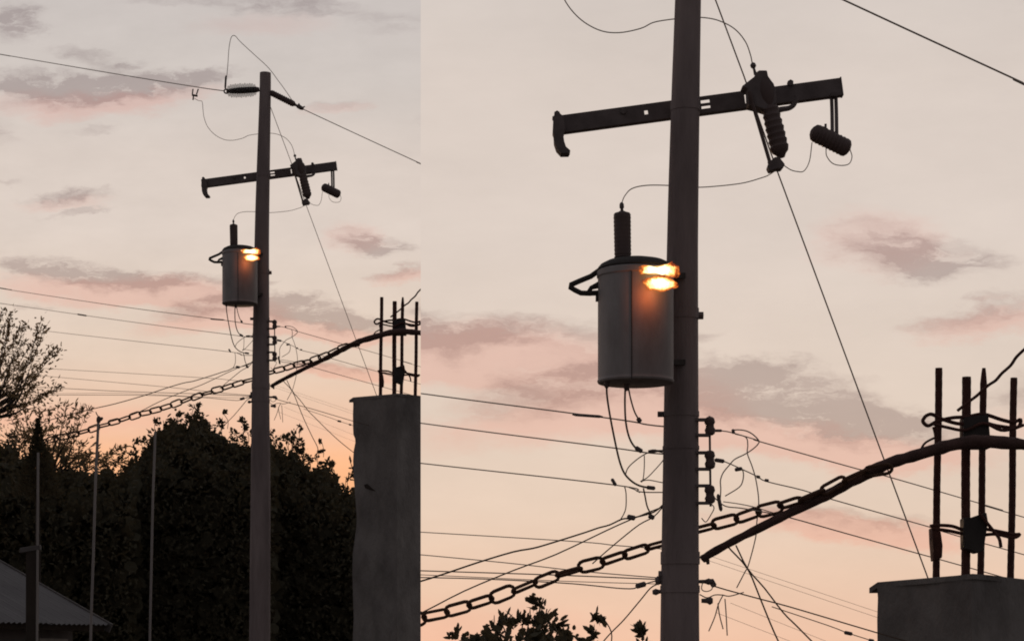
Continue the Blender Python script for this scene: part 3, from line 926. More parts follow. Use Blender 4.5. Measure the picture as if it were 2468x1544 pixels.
    wire(P, 'jumper_wire', 'curled jumper swinging from the top rack line to the bottom spool ' + v, [q3(*p) for p in ((1588, 612), (1585, 590), (1640, 583), (1720, 595), (1790, 632), (1850, 695), (1840, 735), (1780, 790), (1700, 840), (1600, 890), (1540, 955), (1480, 1030), (1452, 1110), (1455, 1200), (1450, 1300))], 0.95, 'alu', 'jumper wires', off=-0.1, lumps=(('connector', q3(1580, 575), q3(1590, 625), 1.8),))
    wire(P, 'jumper_wire', 'small hooked jumper right of the lowest spool ' + v, [q3(*p) for p in ((1610, 1000), (1660, 975), (1690, 1030), (1682, 1120), (1640, 1185), (1500, 1272))], 0.9, 'alu', 'jumper wires', off=-0.08, lumps=(('connector', q3(1600, 1000), q3(1680, 985), 2.2),))
    wire(P, 'drop_wire', 'long thin drop wire hanging behind the bar right of the rack ' + v, [q3(1600, 625), q3(1715, 660), q3(1736, 740), q3(1732, 830), q3(1780, 960), q3(1822, 1110), q3(1850, 1330), q8(400, 720), q8(392, 820), q8(345, 1000), q8(320, 1050), q8(265, 1155)], 0.95, 'alu', 'drop wires', off=0.7)
    wire(P, 'drop_wire', 'bent drop cable falling steeply right of the pole into the tree ' + v, [q8(180, 850), q8(230, 905), q8(340, 1030), z7(940, 360), z7(1010, 530), z7(1100, 720), z7(1160, 840), z7(1155, 900), z7(1140, 1000)], 1.3, 'cable', 'drop wires', n=3, off=0.6)
    wire(P, 'drop_wire', 'longer drop cable slanting down right toward the column ' + v, [q8(260, 870), q8(338, 1025), z7(960, 300), z7(1060, 430), z7(1130, 500), z7(1260, 630), z7(1400, 760), z7(1555, 885), z7(1700, 990)], 1.25, 'cable', 'drop wires', n=3, off=0.65)
    wire(P, 'drop_wire', 'low bracket cable stretched right toward the column ' + v, [z3(935, 1238), z7(690, 290), z7(930, 357), z7(1100, 402), z7(1555, 537), z7(1750, 592)], 1.05, 'cable', 'drop wires', n=3, lumps=(('wedge_clamp', q5(430, 940), q5(470, 1010), 3.4),), off=0.2)
    wire(P, 'drop_wire', 'faint parallel cable just below the low bracket cable ' + v, [z7(1000, 400), z7(1300, 500), z7(1405, 540), z7(1530, 580), z7(1700, 640)], 0.8, 'cable', 'drop wires', off=0.9, n=3, lumps=(('splice_sleeve', z7(1385, 536), z7(1430, 546), 2.4), ('splice_sleeve', z7(1515, 577), z7(1545, 583), 2.2)))
    for i, (pts, lab) in enumerate((([(550, 1080), (505, 1170), (470, 1290), (415, 1420)], 'leftmost cut wire tail hanging by the low right bracket '), ([(500, 1160), (515, 1270), (548, 1400)], 'middle cut wire tail hanging by the low right bracket '), ([(565, 1120), (575, 1250), (586, 1460)], 'rightmost cut wire tail hanging by the low right bracket '))):
        wire(P, 'wire_tail', lab + v, [q5(*p) for p in pts], 0.9, 'alu', 'cut wire tails', off=0.1)
    wire(P, 'wire_tail', 'short curly wire end beside the low right bracket ' + v, [q5(*p) for p in ((330, 1080), (400, 1110), (470, 1085), (540, 1085), (610, 1095), (740, 1060))], 0.9, 'alu', 'cut wire tails', off=0.1)
    for i, (a, b, w) in enumerate(((z7(640, 120), z7(1555, 425), 'upper'), (z7(650, 150), z7(1555, 455), 'second'), (z7(780, 380), z7(1555, 690), 'third'), (z7(700, 430), z7(1555, 760), 'lowest'))):
        wire(P, 'phone_line', w + ' faint distant line right of the pole above the trees ' + v, [a + (40,), b + (40,), (b[0] + (b[0] - a[0]) * 0.5, b[1] + (b[1] - a[1]) * 0.5, 40)], 0.55, 'alu', 'distant lines', straight=True)


for P in (PL, PR):
    wires(P)


# ------------------------------------------------------------------ concrete column with rebar, bar and chain
DC = 20.0


def column(P):
    cf, cl, cr = 957.0, 850.0, 1064.0
    base = P.pt(cf, 1500, DC)
    base.z = P.ground()
    t = thing('concrete_column', 'unfinished rough concrete column with bare rebar on top in the ' + P.view, 'column', base, 'unfinished columns')
    rows = [(958, 0), (975, 1.5), (1000, 0.5), (1030, 1), (1047, 2), (1056, 7), (1066, 8), (1085, 3), (1110, 1), (1150, 3), (1190, 7), (1241, 12), (1270, 11), (1300, 6), (1333, 0), (1380, -1), (1414, 0), (1460, 2), (1490, 3), (1544, 0), (1700, 0), (1900, 2), (2150, 0)]
    nx = 9
    b = MB()
    grid = []
    rr = np.random.default_rng(5)
    for yi, (y, dx) in enumerate(rows):
        row = []
        # left face from the left corner to the near corner, then the right face, the back corner closing it
        for i in range(nx):
            k = i / (nx - 1)
            x = cl + dx * 0.8 * (1 - k) ** 2 + (cf - cl) * k
            yy = y + (-8 * k if yi == 0 else -8 * k * max(0, 1 - (y - 958) / 200))
            row.append(P.pt(x, yy, DC, 0.40 * (1 - k) + rr.normal(0, 0.0035)))
        for i in range(1, nx):
            k = i / (nx - 1)
            x = cf + (cr - cf) * k
            yy = y + (-8 * (1 - k) if yi == 0 else -8 * (1 - k) * max(0, 1 - (y - 958) / 200))
            row.append(P.pt(x, yy, DC, 0.40 * k + rr.normal(0, 0.0035)))
        row.append(P.pt(cf, y, DC, 0.80))
        grid.append(row)
    b.ring_strip(grid)
    b.build('shaft', M['concrete'], t, P)
    # thin mortar lip on top, overhanging at the left
    lip = MB()
    o1 = [(841.5, 963.5, 0.41), (851, 957.0, 0.40), (900, 953.5, 0.2), (940, 949.5, 0.06), (958, 947.5, -0.01), (975, 948.8, 0.06), (1010, 953, 0.2), (1072, 960, 0.41), (958, 956, 0.83)]
    lip.ring_strip([[P.pt(x, y + dy, DC, o) for x, y, o in o1] for dy in (6.0, 2.0, 0.0)])
    lip.build('mortar_cap', M['concrete'], t, P)
    # a gouge in the face
    g = [z8(1405, 30), z8(1440, 20), z8(1480, 60), z8(1520, 90), z8(1470, 80), z8(1420, 60)]
    if P.side == 'L':
        MB().prism([P.pt(x, y, DC, 0.40 * (1 - (x - cl) / (cf - cl)) - 0.007) for x, y in g], Vector((0, 0.006, 0))).build('chipped_patch', M['bark'], t, P, smooth=False)
    # bars
    bars = [((920.0, 716, 0.35), (916.6, 956, 0.35), 4.0), ((951.0, 726, 0.12), (950.0, 956, 0.12), 4.9), ((970.5, 716, 0.5), (967, 956, 0.5), 3.9), ((1004.6, 727, 0.30), (1001, 957, 0.30), 3.9)]
    for i, (a, c, r) in enumerate(bars):
        A, C = P.pt(a[0], a[1], DC, a[2]), P.pt(c[0], c[1], DC, c[2])
        n = 40
        pts = [A + (C - A) * k / n + Vector((math.sin(k * 0.2 + i) * 0.0012, 0, 0)) for k in range(n + 1)]
        rad = [r * MM * 1.06 * (1.03 if k % 2 else 0.98) for k in range(n + 1)]
        if i == 2:
            rad[:3] = [rad[3] * 0.5, rad[3] * 0.7, rad[3] * 0.85]
        MB().tube(pts, rad, 8).build('rebar', M['rust'], t, P)
    # ties of thin bar bent round the uprights
    ties = [([(905, 770), (902, 776), (908, 781), (918, 776), (935, 772), (951, 771), (970, 768), (990, 774), (1004, 777), (1012, 774), (1008, 783), (985, 781), (965, 776), (945, 779), (925, 774), (912, 768), (905, 770)], 2.0, 0.1),
            ([(914, 779), (930, 783), (950, 786), (970, 778), (990, 786), (1005, 784), (1016, 780)], 1.7, 0.08),
            ([(915, 782), (917, 790), (918, 800)], 2.6, 0.3),
            ([(910, 894), (918, 893), (935, 894), (951, 899), (970, 897), (1003, 903), (1011, 903), (1004, 907), (985, 903), (968, 904), (950, 903), (930, 899), (912, 897)], 1.9, 0.1),
            ([(966, 880), (974, 890), (982, 900), (988, 908), (990, 918)], 1.8, 0.05),
            ([(897, 815), (903, 802), (912, 796), (918, 794)], 1.3, 0.1),
            ([(941, 764), (955, 753), (963, 747), (975, 736), (984, 730), (991, 722), (1001, 713), (1008, 703), (1022, 690)], 1.7, 0.02)]
    for pts, r, o in ties:
        MB().tube(spline([P.pt(x, y, DC, o) for x, y in pts], 4), r * MM * 1.15, 6).build('tie_wire', M['rust'], t, P)
    # lumps of mortar left between the middle bars
    for (pl, o) in (([(948, 771), (976, 768), (979, 806), (948, 806)], 0.09), ([q7(*p) for p in ((985, 400), (1060, 395), (1115, 375), (1190, 350), (1205, 440), (1185, 560), (1165, 690), (1110, 720), (1040, 690), (990, 680))], 0.06), ([q7(*p) for p in ((700, 490), (760, 470), (780, 540), (795, 650), (790, 760), (720, 790), (705, 620))], 0.33)):
        MB().prism([P.pt(x, y, DC, o) for x, y in pl], Vector((0, 0.09, 0))).build('mortar_lump', M['rust'] if o > 0.3 else M['lid'], t, P, bevel=0.004)
    return t


def bar_depth(x):
    """the chain and the bar run from just behind the utility pole to the column's rebar"""
    return float(np.interp(x, [100, 600, 660, 905, 1020], [20.5, 20.35, 20.35, DC + 0.06, DC + 0.04]))


def long_bar(P):
    pts = [(653, 932, 4.0), (661, 926, 4.2), (690, 910, 4.3), (720, 895, 4.5), (750, 880, 4.7), (780, 866, 5.0), (795, 858.5, 5.2), (820, 845, 5.6), (845, 832, 5.9), (866, 822.5, 6.1), (890, 815.5, 6.4), (915, 808, 6.7), (940, 801.5, 6.7), (968, 798.5, 6.8), (992, 800, 6.2), (1014, 802, 5.6), (1040, 806, 5)]
    W = [P.pt(x, y, bar_depth(x) - 0.04) for x, y, r in pts]
    o = MB().tube(spline(W, 3), [float(np.interp(i / 3, range(len(pts)), [q[2] * 1.14 for q in pts])) * MM for i in range((len(pts) - 1) * 3 + 1)], 10, wob=0.12).build('long_bar', M['bark_bar'], None, P, W[0])
    tag(o, 'dark bent wooden bar propped from the column rebar to the pole in the ' + P.view, 'bar', 'long bars')
    a = P.pt(650, 921, 20.4)
    MB().lathe(P.pt(658, 926, 20.42), P.pt(660, 937, 20.42), [(0, 3.2 * MM), (1, 1.8 * MM)], 8).build('bar_stub', M['bark_bar'], o, P)


def chain(P):
    path = [(110, 1062), (143.7, 1053.4), (179.6, 1045.7), (215.5, 1035.4), (256.5, 1022.6), (295, 1010), (351, 994.4), (384.8, 985.4), (436, 968), (487, 950.8), (540.8, 933.6), (591, 919.5), (608, 914), (651, 897), (680, 889), (704, 882), (732.8, 873.6), (757, 867.5), (775, 862), (800, 852), (822, 841), (846, 832), (867, 832), (890, 816), (912, 805)]
    W = spline([P.pt(x, y - (0 if x < 760 else 2.5), bar_depth(x) - (0.0 if x < 740 else 0.04), 0.0 if x < 740 else -0.045) for x, y in path], 10)
    t = thing('chain', 'rusty long-link chain slung from the column past the pole in the ' + P.view, 'chain', W[len(W) // 2], 'long-link chains')
    cum = [0.0]
    for a, b in zip(W[:-1], W[1:]):
        cum.append(cum[-1] + (b - a).length)

    def at(s):
        i = min(max(int(np.searchsorted(cum, s)) - 1, 0), len(W) - 2)
        k = (s - cum[i]) / max(cum[i + 1] - cum[i], 1e-9)
        return W[i] + (W[i + 1] - W[i]) * k
    LEN, WID, r = 0.138, 0.070, 0.0084
    pitch = LEN - 4 * r + 0.003
    n = int((cum[-1] - LEN) / pitch)
    rolls = random.Random(3)
    for i in range(n):
        s = i * pitch
        a, b = at(s), at(s + LEN)
        c = (a + b) / 2
        ax = ((b - a).normalized() + Vector((0, rolls.uniform(-0.1, 0.1), rolls.uniform(-0.08, 0.08)))).normalized()
        side = ax.cross(Vector((0, 1, 0))).normalized()
        dep = ax.cross(side).normalized()
        ang = R(12 + rolls.uniform(-24, 26)) if i % 2 == 0 else R(68 + rolls.uniform(-34, 16))
        if c.x > P.pt(768, 860, 20.2).x:
            ang = R((30 if i % 2 else 72) + rolls.uniform(-16, 16))
        sv = side * math.cos(ang) + dep * math.sin(ang)
        hw = WID * rolls.uniform(0.88, 1.08) / 2 - r
        hl = LEN / 2 - r - hw
        loop = []
        for k in range(7):
            q = -math.pi / 2 + math.pi * k / 6
            loop.append(c + ax * (hl + hw * math.cos(q)) + sv * (hw * math.sin(q)))
        for k in range(7):
            q = math.pi / 2 + math.pi * k / 6
            loop.append(c + ax * (-hl + hw * math.cos(q)) + sv * (hw * math.sin(q)))
        MB().tube(loop, r, 6, closed=True).build('chain_link', M['chain'], t, P)


for P in (PL, PR):
    column(P)
    long_bar(P)
    chain(P)


# ------------------------------------------------------------------ pipe posts and the house at lower left
def pipe_post(P, label, pts, r, D, extra=None):
    W = [P.pt(x, y, D) for x, y in pts]
    base = Vector((W[-1].x, W[-1].y, -0.2))
    t = thing('pipe_post', label, 'post', base, 'thin pipe posts')
    MB().tube(W + [base], r * D / FPX, 10).build('pipe', M['pipe'], t, P)
    if extra:
        extra(t, D)
    return t


def post_insulator(t, D):
    P = PL
    s = D / FPX
    MB().lathe(P.pt(237.5, 1018, D), P.pt(238, 1002, D), [(0, 4.2 * s), (0.3, 5.6 * s), (0.7, 5.2 * s), (1, 2.5 * s)], 12).build('knob_insulator', M['porcelain'], t, P)
    MB().lathe(P.pt(238, 1012, D), P.pt(248, 1006, D), [(0, 4.4 * s), (0.6, 4.6 * s), (1, 2 * s)], 10).build('side_knob', M['porcelain'], t, P)
    MB().tube(spline([P.pt(x, y, D) for x, y in ((231, 992), (234, 999), (238, 1004))], 3), 1.3 * s, 6).build('hook_wire', M['steel'], t, P)


pipe_post(PL, 'thin grey pipe post with a knob insulator on top, touching the chain', [(237, 1016), (235, 1060), (232, 1115), (229, 1200), (225, 1340), (220, 1478), (217, 1600)], 3.3, 18.5, post_insulator)
pipe_post(PL, 'thin grey pipe post without insulator, in front of the dense tree', [(374, 1040), (373, 1084), (370, 1160), (368.4, 1200), (366, 1310), (363.8, 1413), (361, 1544), (359, 1650)], 3.0, 18.5)


def thick_post():
    P, D = PL, 17.0
    s = D / FPX
    W = [P.pt(x, y, D) for x, y in ((78, 1318), (77, 1400), (76, 1544))]
    base = Vector((W[-1].x, W[-1].y, -0.2))
    t = thing('gate_post', 'thick dark post with a short top rail in front of the roof', 'post', base)
    b = MB()
    b.box((W[0] + base) / 2, Vector((12.5 * s, 0, 0)), Vector((0, 0.05, 0)), (W[0] - base) / 2)
    b.build('post', M['bark'], t, P, smooth=False, bevel=0.006)
    a, c = P.pt(49, 1326, D, -0.03), P.pt(98, 1318, D, -0.03)
    MB().box((a + c) / 2, (c - a) / 2, Vector((0, 0.03, 0)), Vector((0, 0, 6 * s))).build('top_rail', M['plaster'], t, P, smooth=False, bevel=0.004)
    MB().tube([P.pt(92, 1090, D, -0.05), P.pt(90.5, 1300, D, -0.05), P.pt(89, 1560, D, -0.05), Vector((W[-1].x + 12 * s, D - 0.05, -0.2))], 2.9 * s, 10).build('side_pipe', M['pipe'], t, P)


thick_post()


def house():
    P = PL
    c0 = Vector((22 * (262 - CX) / FPX, 22.0, EYE + 22 * (HORIZ - 1507) / FPX))
    e1 = Vector((-0.708, -1.8, 0)).normalized()      # along the eave, coming nearer
    up = Vector((-0.933, 0.367, math.tan(R(26.5)))).normalized()
    nrm = e1.cross(up).normalized()
    if nrm.z < 0:
        nrm = -nrm
    t = thing('house', 'low house with grey corrugated roof at the bottom left corner', 'house', Vector((c0.x, c0.y, -0.1)))
    roof = None
    SW = 1.08
    for k in range(3):
        b = MB()
        nseg = 44
        rows = []
        for j in (0.0, 1.2, 2.5, 4.2):
            row = []
            for i in range(nseg + 1):
                q = k * SW + (SW + 0.05) * i / nseg - 0.02
                z = 0.011 * math.sin(2 * math.pi * q / 0.09) + 0.012 * (1 - i / nseg) + (0.006 if k == 1 else 0)
                row.append(c0 + e1 * q + up * (j - 0.02 * (k % 2)) + nrm * z)
            rows.append(row)
        for r_ in rows:
            b.v.extend(r_)
        n = nseg + 1
        m0 = len(b.v)
        for r_ in rows:
            b.v.extend([p - nrm * 0.004 for p in r_])
        for base_ in (0, m0):
            for jj in range(3):
                for i in range(nseg):
                    b.f.append((base_ + jj * n + i, base_ + jj * n + i + 1, base_ + (jj + 1) * n + i + 1, base_ + (jj + 1) * n + i))
        b.build('roof_sheet', M['roof'], t, P)
    # rake trim and fascia
    MB().box(c0 + up * 2.08 - e1 * 0.03 - nrm * 0.02, up * 2.1, e1 * 0.012, nrm * 0.05).build('rake_board', M['plaster'], t, P, smooth=False)
    MB().box(c0 + e1 * 1.6 - nrm * 0.05 + up * 0.05, e1 * 1.6, up * 0.012, nrm * 0.035).build('fascia', M['bark'], t, P, smooth=False)
    # walls set back under the eave
    inn = Vector((-0.933, 0.367, 0)).normalized()
    zt = c0.z - 0.02
    w0 = c0 + inn * 0.35 + e1 * 0.15
    hgt = zt + 0.3
    front = MB().box(Vector((w0.x, w0.y, 0)) + e1 * 1.5 + inn * 0.06 + Vector((0, 0, zt - hgt / 2)), e1 * 1.5, inn * 0.06, Vector((0, 0, hgt / 2)))
    wall = front.build('wall', M['plaster'], t, P, smooth=False)
    # brick courses showing low on the wall
    bc = MB()
    bw, bh = 0.20, 0.065
    protos = {}
    for r_ in range(5):
        for k in range(14):
            c = Vector((w0.x, w0.y, 0)) + e1 * (0.1 + (k + 0.5 * (r_ % 2)) * (bw + 0.012)) - inn * 0.008 + Vector((0, 0, zt - 0.22 - r_ * (bh + 0.012)))
            MB().box(c, e1 * bw / 2, inn * 0.02, Vector((0, 0, bh / 2))).build('brick', M['brick'], wall, P, smooth=False)
    side = MB().box(Vector((w0.x, w0.y, 0)) + inn * 1.9 + e1 * 0.0 + Vector((0, 0, zt - hgt / 2 + 0.0)), inn * 1.7, e1 * 0.06, Vector((0, 0, hgt / 2)))
    side.build('gable_wall', M['plaster'], t, P, smooth=False)
    wc = Vector((w0.x, w0.y, 0)) + e1 * 0.45 - inn * 0.04 + Vector((0, 0, zt - 0.32))
    wf = MB().box(wc, e1 * 0.26, inn * 0.03, Vector((0, 0, 0.2))).build('shutter', M['pipe'], wall, P, smooth=False)


house()


# ------------------------------------------------------------------ trees
def leaf_mesh(name, cen, dirs, ln, wd, m, parent, panel):
    """cen, dirs: N x 3 arrays; one curled six-point leaf each"""
    n = len(cen)
    if n == 0:
        return None
    org = np.array(parent['_o'])
    rnd = rng.normal(size=(n, 3))
    sd = np.cross(dirs, rnd)
    sd /= np.linalg.norm(sd, axis=1, keepdims=True) + 1e-9
    nr = np.cross(dirs, sd)
    ln = ln[:, None]
    wd = wd[:, None]
    base = cen - dirs * ln * 0.5
    tip = cen + dirs * ln * 0.5 + nr * ln * 0.08
    a = cen + sd * wd * 0.46 - dirs * ln * 0.24 + nr * wd * 0.12
    a2 = cen + sd * wd * 0.42 + dirs * ln * 0.2 + nr * wd * 0.14
    b = cen - sd * wd * 0.46 - dirs * ln * 0.24 + nr * wd * 0.12
    b2 = cen - sd * wd * 0.42 + dirs * ln * 0.2 + nr * wd * 0.14
    q = np.stack([base, a, a2, tip, b2, b], 1)
    s = q[:, :, 0] - SEAM * q[:, :, 1]
    keep = (s < 0).all(1) if panel.side == 'L' else (s > 0).all(1)
    q = q[keep]
    n = len(q)
    me = bpy.data.meshes.new(name)
    co = (q.reshape(-1, 3) - org).astype(np.float32)
    me.vertices.add(6 * n)
    me.vertices.foreach_set('co', co.ravel())
    me.loops.add(6 * n)
    me.loops.foreach_set('vertex_index', np.arange(6 * n, dtype=np.int32))
    me.polygons.add(n)
    me.polygons.foreach_set('loop_start', (np.arange(n) * 6).astype(np.int32))
    me.polygons.foreach_set('loop_total', np.full(n, 6, dtype=np.int32))
    me.update(calc_edges=True)
    me.validate()
    me.materials.append(m)
    o = bpy.data.objects.new(name, me)
    COL.objects.link(o)
    o.parent = parent
    return o


def unit(a):
    return a / (np.linalg.norm(a, axis=1, keepdims=True) + 1e-9)


class Crown:
    def __init__(s, P):
        s.P, s.c, s.d, s.l, s.w = P, [], [], [], []

    def add(s, c, d, l, w):
        s.c.append(c)
        s.d.append(d)
        s.l.append(l)
        s.w.append(w)

    def pts(s, x, y, D, off):
        P = s.P
        if P.side == 'L':
            d = D + off
            return np.stack([d * (x - CX) / FPX, d, EYE + d * (HORIZ - y) / FPX], 1)
        d = D / KZ + off
        return np.stack([d * (KZ * x + KX - CX) / FPX, d, EYE + d * (HORIZ - (KZ * y + KY)) / FPX], 1)

    def mass(s, outline, y1, D, n, lpx, wpx, depth=1.6, fuzz=8.0, margin=0.0):
        """leaves through the crown's volume below a bumpy top line"""
        ox, oy = [q[0] for q in outline], [q[1] for q in outline]
        x = rng.uniform(ox[0], ox[-1], n)
        top = np.interp(x, ox, oy) + margin + fuzz * (np.sin(x * 0.21) * 0.6 + np.sin(x * 0.083 + 2) * 0.8 + np.sin(x * 0.47 + 1) * 0.5)
        k = rng.uniform(0, 1, n)
        y = top + (y1 - top) * k + rng.exponential(2.0, n) - (rng.random(n) < 0.25) * rng.exponential(7.0, n)
        dep = depth * np.clip(np.sqrt((y - top + 4) / 90.0), 0.15, 1.0)
        off = rng.uniform(-1, 1, n) * dep
        sc = D / FPX
        d = unit(rng.normal(size=(n, 3)) + np.array([0, 0, -0.25]))
        s.add(s.pts(x, y, D, off), d, lpx * sc * rng.uniform(0.7, 1.35, n), wpx * sc * rng.uniform(0.7, 1.3, n))

    def sprig(s, x, y, r, D, n, lpx, wpx, off=0.0, ry=None):
        ry = ry or r
        g = rng.normal(size=(n, 2)) * 0.42
        k = max(2, n // 9)
        sub = rng.uniform(-1.0, 1.0, (k, 2)) * np.array([1.15, 0.8])
        pick = sub[rng.integers(0, k, n)]
        g = g + pick
        cx = np.full(n, x) + g[:, 0] * r
        cy = np.full(n, y) + g[:, 1] * ry
        o = off + rng.normal(0, r * D / FPX * 0.5, n)
        d = unit(np.stack([g[:, 0], rng.normal(0, 0.5, n), -g[:, 1] + 0.35], 1) + rng.normal(0, 0.35, (n, 3)))
        sc = D / FPX
        s.add(s.pts(cx, cy, D, o), d, lpx * sc * rng.uniform(0.5, 1.6, n), wpx * sc * rng.uniform(0.6, 1.4, n))

    def build(s, name, m, parent):
        return leaf_mesh(name, np.concatenate(s.c), np.concatenate(s.d), np.concatenate(s.l), np.concatenate(s.w), m, parent, s.P)


def limbs(P, base, ends, r0, m, parent, r1=0.012, name='trunk'):
    b = MB()
    top = base + Vector((0, 0, 0))
    for i, e in enumerate(ends):
        mid = base + (e - base) * 0.5 + Vector((random.uniform(-0.15, 0.15), random.uniform(-0.15, 0.15), 0.25))
        W = spline([base, base + (mid - base) * 0.5 + Vector((0, 0, 0.15)), mid, e], 4)
        n = len(W)
        b.tube(W, [r0 * 0.6 + (r1 - r0 * 0.6) * (k / (n - 1)) for k in range(n)], 7, wob=0.05)
    foot = Vector((base.x + 0.1, base.y, P.ground()))
    W = spline([foot, foot + (base - foot) * 0.5 + Vector((-0.06, 0.03, 0)), base, base + Vector((0, 0, 0.2))], 4)
    b.tube(W, [r0 * 1.35 - r0 * 0.5 * (k / (len(W) - 1)) for k in range(len(W))], 10, wob=0.05)
    return b.build(name, m, parent, P)


def broad_tree(P, label, outline, y1, D, trunk_px, n, inner, sprigs, ends):
    base = P.pt(trunk_px[0], trunk_px[1], D)
    t = thing('broadleaf_tree', label, 'tree', Vector((base.x, base.y, P.ground())), 'broadleaf trees')
    limbs(P, base, [P.pt(x, y, D, random.uniform(-0.8, 0.8)) for x, y in ends], 0.16, M['bark'], t)
    c = Crown(P)
    c.mass(outline, y1, D, int(n * 1.3), 11, 6, fuzz=11)
    c.mass(outline, y1, D + 0.3, inner * 3, 48, 30, depth=1.3, fuzz=11, margin=30)
    for q in sprigs:
        c.sprig(q[0], q[1], q[2] * 0.9, D, int(q[3] * 1.7), 9.0, 5.2, off=random.uniform(-0.5, 0.5), ry=q[4] if len(q) > 4 else None)
    c.build('crown', M['leaf'], t)
    tw = MB()
    for q in sprigs:
        a, e = P.pt(q[0] + random.uniform(-14, 14), q[1] + 38, D), P.pt(q[0] + random.uniform(-6, 6), q[1] - q[2] * 0.3, D)
        tw.tube(spline([a, (a + e) / 2 + Vector((random.uniform(-0.05, 0.05), 0, 0)), e], 4), 0.0045, 5)
    tw.build('twigs', M['bark'], t, P)['kind'] = 'stuff'
    return t


out_mid = [(290, 1122), (318, 1108), (350, 1092), (366, 1060), (374, 1036), (392, 1026), (415, 1020), (430, 1012), (448, 1010), (470, 998), (486, 1006), (500, 1026), (530, 1036), (556, 1064), (590, 1062), (625, 1058), (660, 1072)]
sprigs_mid = [(378, 1018, 12, 16), (372, 1052, 16, 30), (395, 1020, 10, 10), (420, 1008, 12, 22), (430, 1000, 8, 12), (447, 1000, 10, 18), (462, 1008, 12, 26), (472, 978, 10, 20), (478, 990, 10, 16), (484, 1004, 10, 18), (500, 1018, 10, 18),
              (537, 995, 7, 14), (534, 1012, 9, 18), (525, 1028, 10, 20), (560, 1040, 8, 8), (587, 1014, 9, 18), (588, 1030, 9, 18), (572, 1044, 12, 18), (600, 1044, 10, 18), (340, 1072, 16, 22), (320, 1072, 12, 12), (352, 1066, 12, 16), (310, 1092, 14, 20)]
broad_tree(PL, 'dense dark broadleaf tree behind the pole and the second pipe post', out_mid, 1620, 30.0, (480, 1560), 15000, 3600, sprigs_mid,
           [(400, 1060), (470, 1030), (540, 1060), (600, 1090), (350, 1130)])
out_right = [(600, 1072), (640, 1070), (660, 1066), (680, 1064), (700, 1090), (712, 1096), (730, 1106), (760, 1120), (785, 1122), (806, 1140), (830, 1170), (856, 1186), (900, 1195), (985, 1200)]
sprigs_right = [(655, 1040, 8, 12), (665, 1055, 12, 22), (685, 1046, 9, 18), (692, 1056, 9, 16), (712, 1060, 9, 34, 16), (716, 1080, 12, 30), (724, 1072, 8, 10), (733, 1095, 12, 20), (770, 1063, 5, 7), (773, 1090, 6, 12), (752, 1104, 10, 18), (788, 1108, 12, 24), (800, 1122, 10, 18),
                (722, 1026, 4, 6), (723, 1036, 5, 6), (725, 1058, 5, 6), (840, 1150, 9, 16), (850, 1140, 8, 14), (836, 1176, 10, 16), (848, 1128, 6, 8), (846, 1108, 5, 4)]
broad_tree(PL, 'dense dark tree sloping down between the pole and the concrete column', out_right, 1620, 31.0, (720, 1570), 12500, 3000, sprigs_right,
           [(660, 1100), (715, 1090), (780, 1140), (840, 1200)])
out_left = [(-60, 1052), (0, 1056), (30, 1066), (60, 1090), (92, 1120), (130, 1132), (170, 1126), (205, 1124), (236, 1126), (262, 1136), (300, 1128), (330, 1122)]
sprigs_left = [(20, 1050, 14, 20), (50, 1072, 14, 20), (110, 1110, 16, 24), (150, 1112, 14, 20), (190, 1112, 12, 16), (258, 1122, 10, 12), (280, 1112, 12, 16)]
broad_tree(PL, 'dark leafy mass of a tree behind the thick post and roof', out_left, 1620, 29.0, (120, 1570), 9500, 2600, sprigs_left,
           [(0, 1100), (60, 1120), (150, 1150), (250, 1160)])
broad_tree(PR, 'top of a dense dark tree left of the pole in the right view', out_mid[2:], 1330, 30.0, (480, 1300), 8000, 1500, sprigs_mid,
           [(400, 1060), (470, 1030), (540, 1060), (600, 1090)])


def feathery_tree(P, label, D, foot, tips, dens, lpx, wpx, spread, group='feathery trees', masses=()):
    base = P.pt(foot[0], foot[1], D)
    t = thing('feathery_tree', label, 'tree', Vector((base.x, base.y, P.ground())), group)
    rd = random.Random(len(tips))
    b = MB()
    c = Crown(P)
    for (x, y, kx, ky) in tips:
        a = (foot[0] + (x - foot[0]) * rd.uniform(0.25, 0.6), foot[1] + (y - foot[1]) * rd.uniform(0.1, 0.3))
        o = rd.uniform(-0.8, 0.8)
        pts = [P.pt(foot[0], foot[1], D), P.pt(a[0], a[1], D, o * 0.5), P.pt((a[0] + x) / 2 + kx, (a[1] + y) / 2 + ky, D, o * 0.8), P.pt(x, y, D, o)]
        W = spline(pts, 8)
        n = len(W)
        b.tube(W, [0.030 + (0.003 - 0.030) * min(1, (k / (n - 1)) * 1.4) for k in range(n)], 5)
        # leaflets along the outer part, denser to the tip
        W2 = np.array([tuple(p) for p in W])
        m = int(dens * rd.uniform(0.7, 1.3))
        ti = np.clip(1 - rng.exponential(0.11, m), 0.3, 1) * (n - 1)
        i0 = np.clip(ti.astype(int), 0, n - 2)
        f = (ti - i0)[:, None]
        pos = W2[i0] * (1 - f) + W2[i0 + 1] * f
        tan = unit(W2[i0 + 1] - W2[i0])
        dr = unit(tan * 0.7 + rng.normal(0, 0.6, (m, 3)))
        sc = D / FPX
        ln = lpx * sc * rng.uniform(0.6, 1.3, m)
        pos = pos + dr * ln[:, None] * 0.5 + rng.normal(0, spread * sc, (m, 3)) * (rng.random((m, 1)) < 0.5)
        c.add(pos, dr, ln, wpx * sc * rng.uniform(0.7, 1.3, m))
    for (x, y, r, k, ry) in masses:
        c.sprig(x, y, r, D, k, lpx, wpx, off=rd.uniform(-0.5, 0.5), ry=ry)
    limbs(P, base, [base + Vector((0.2, 0, 0.4))], 0.09, M['bark'], t)
    b.build('branches', M['bark'], t, P)
    c.build('crown', M['leaf2'], t)
    return t


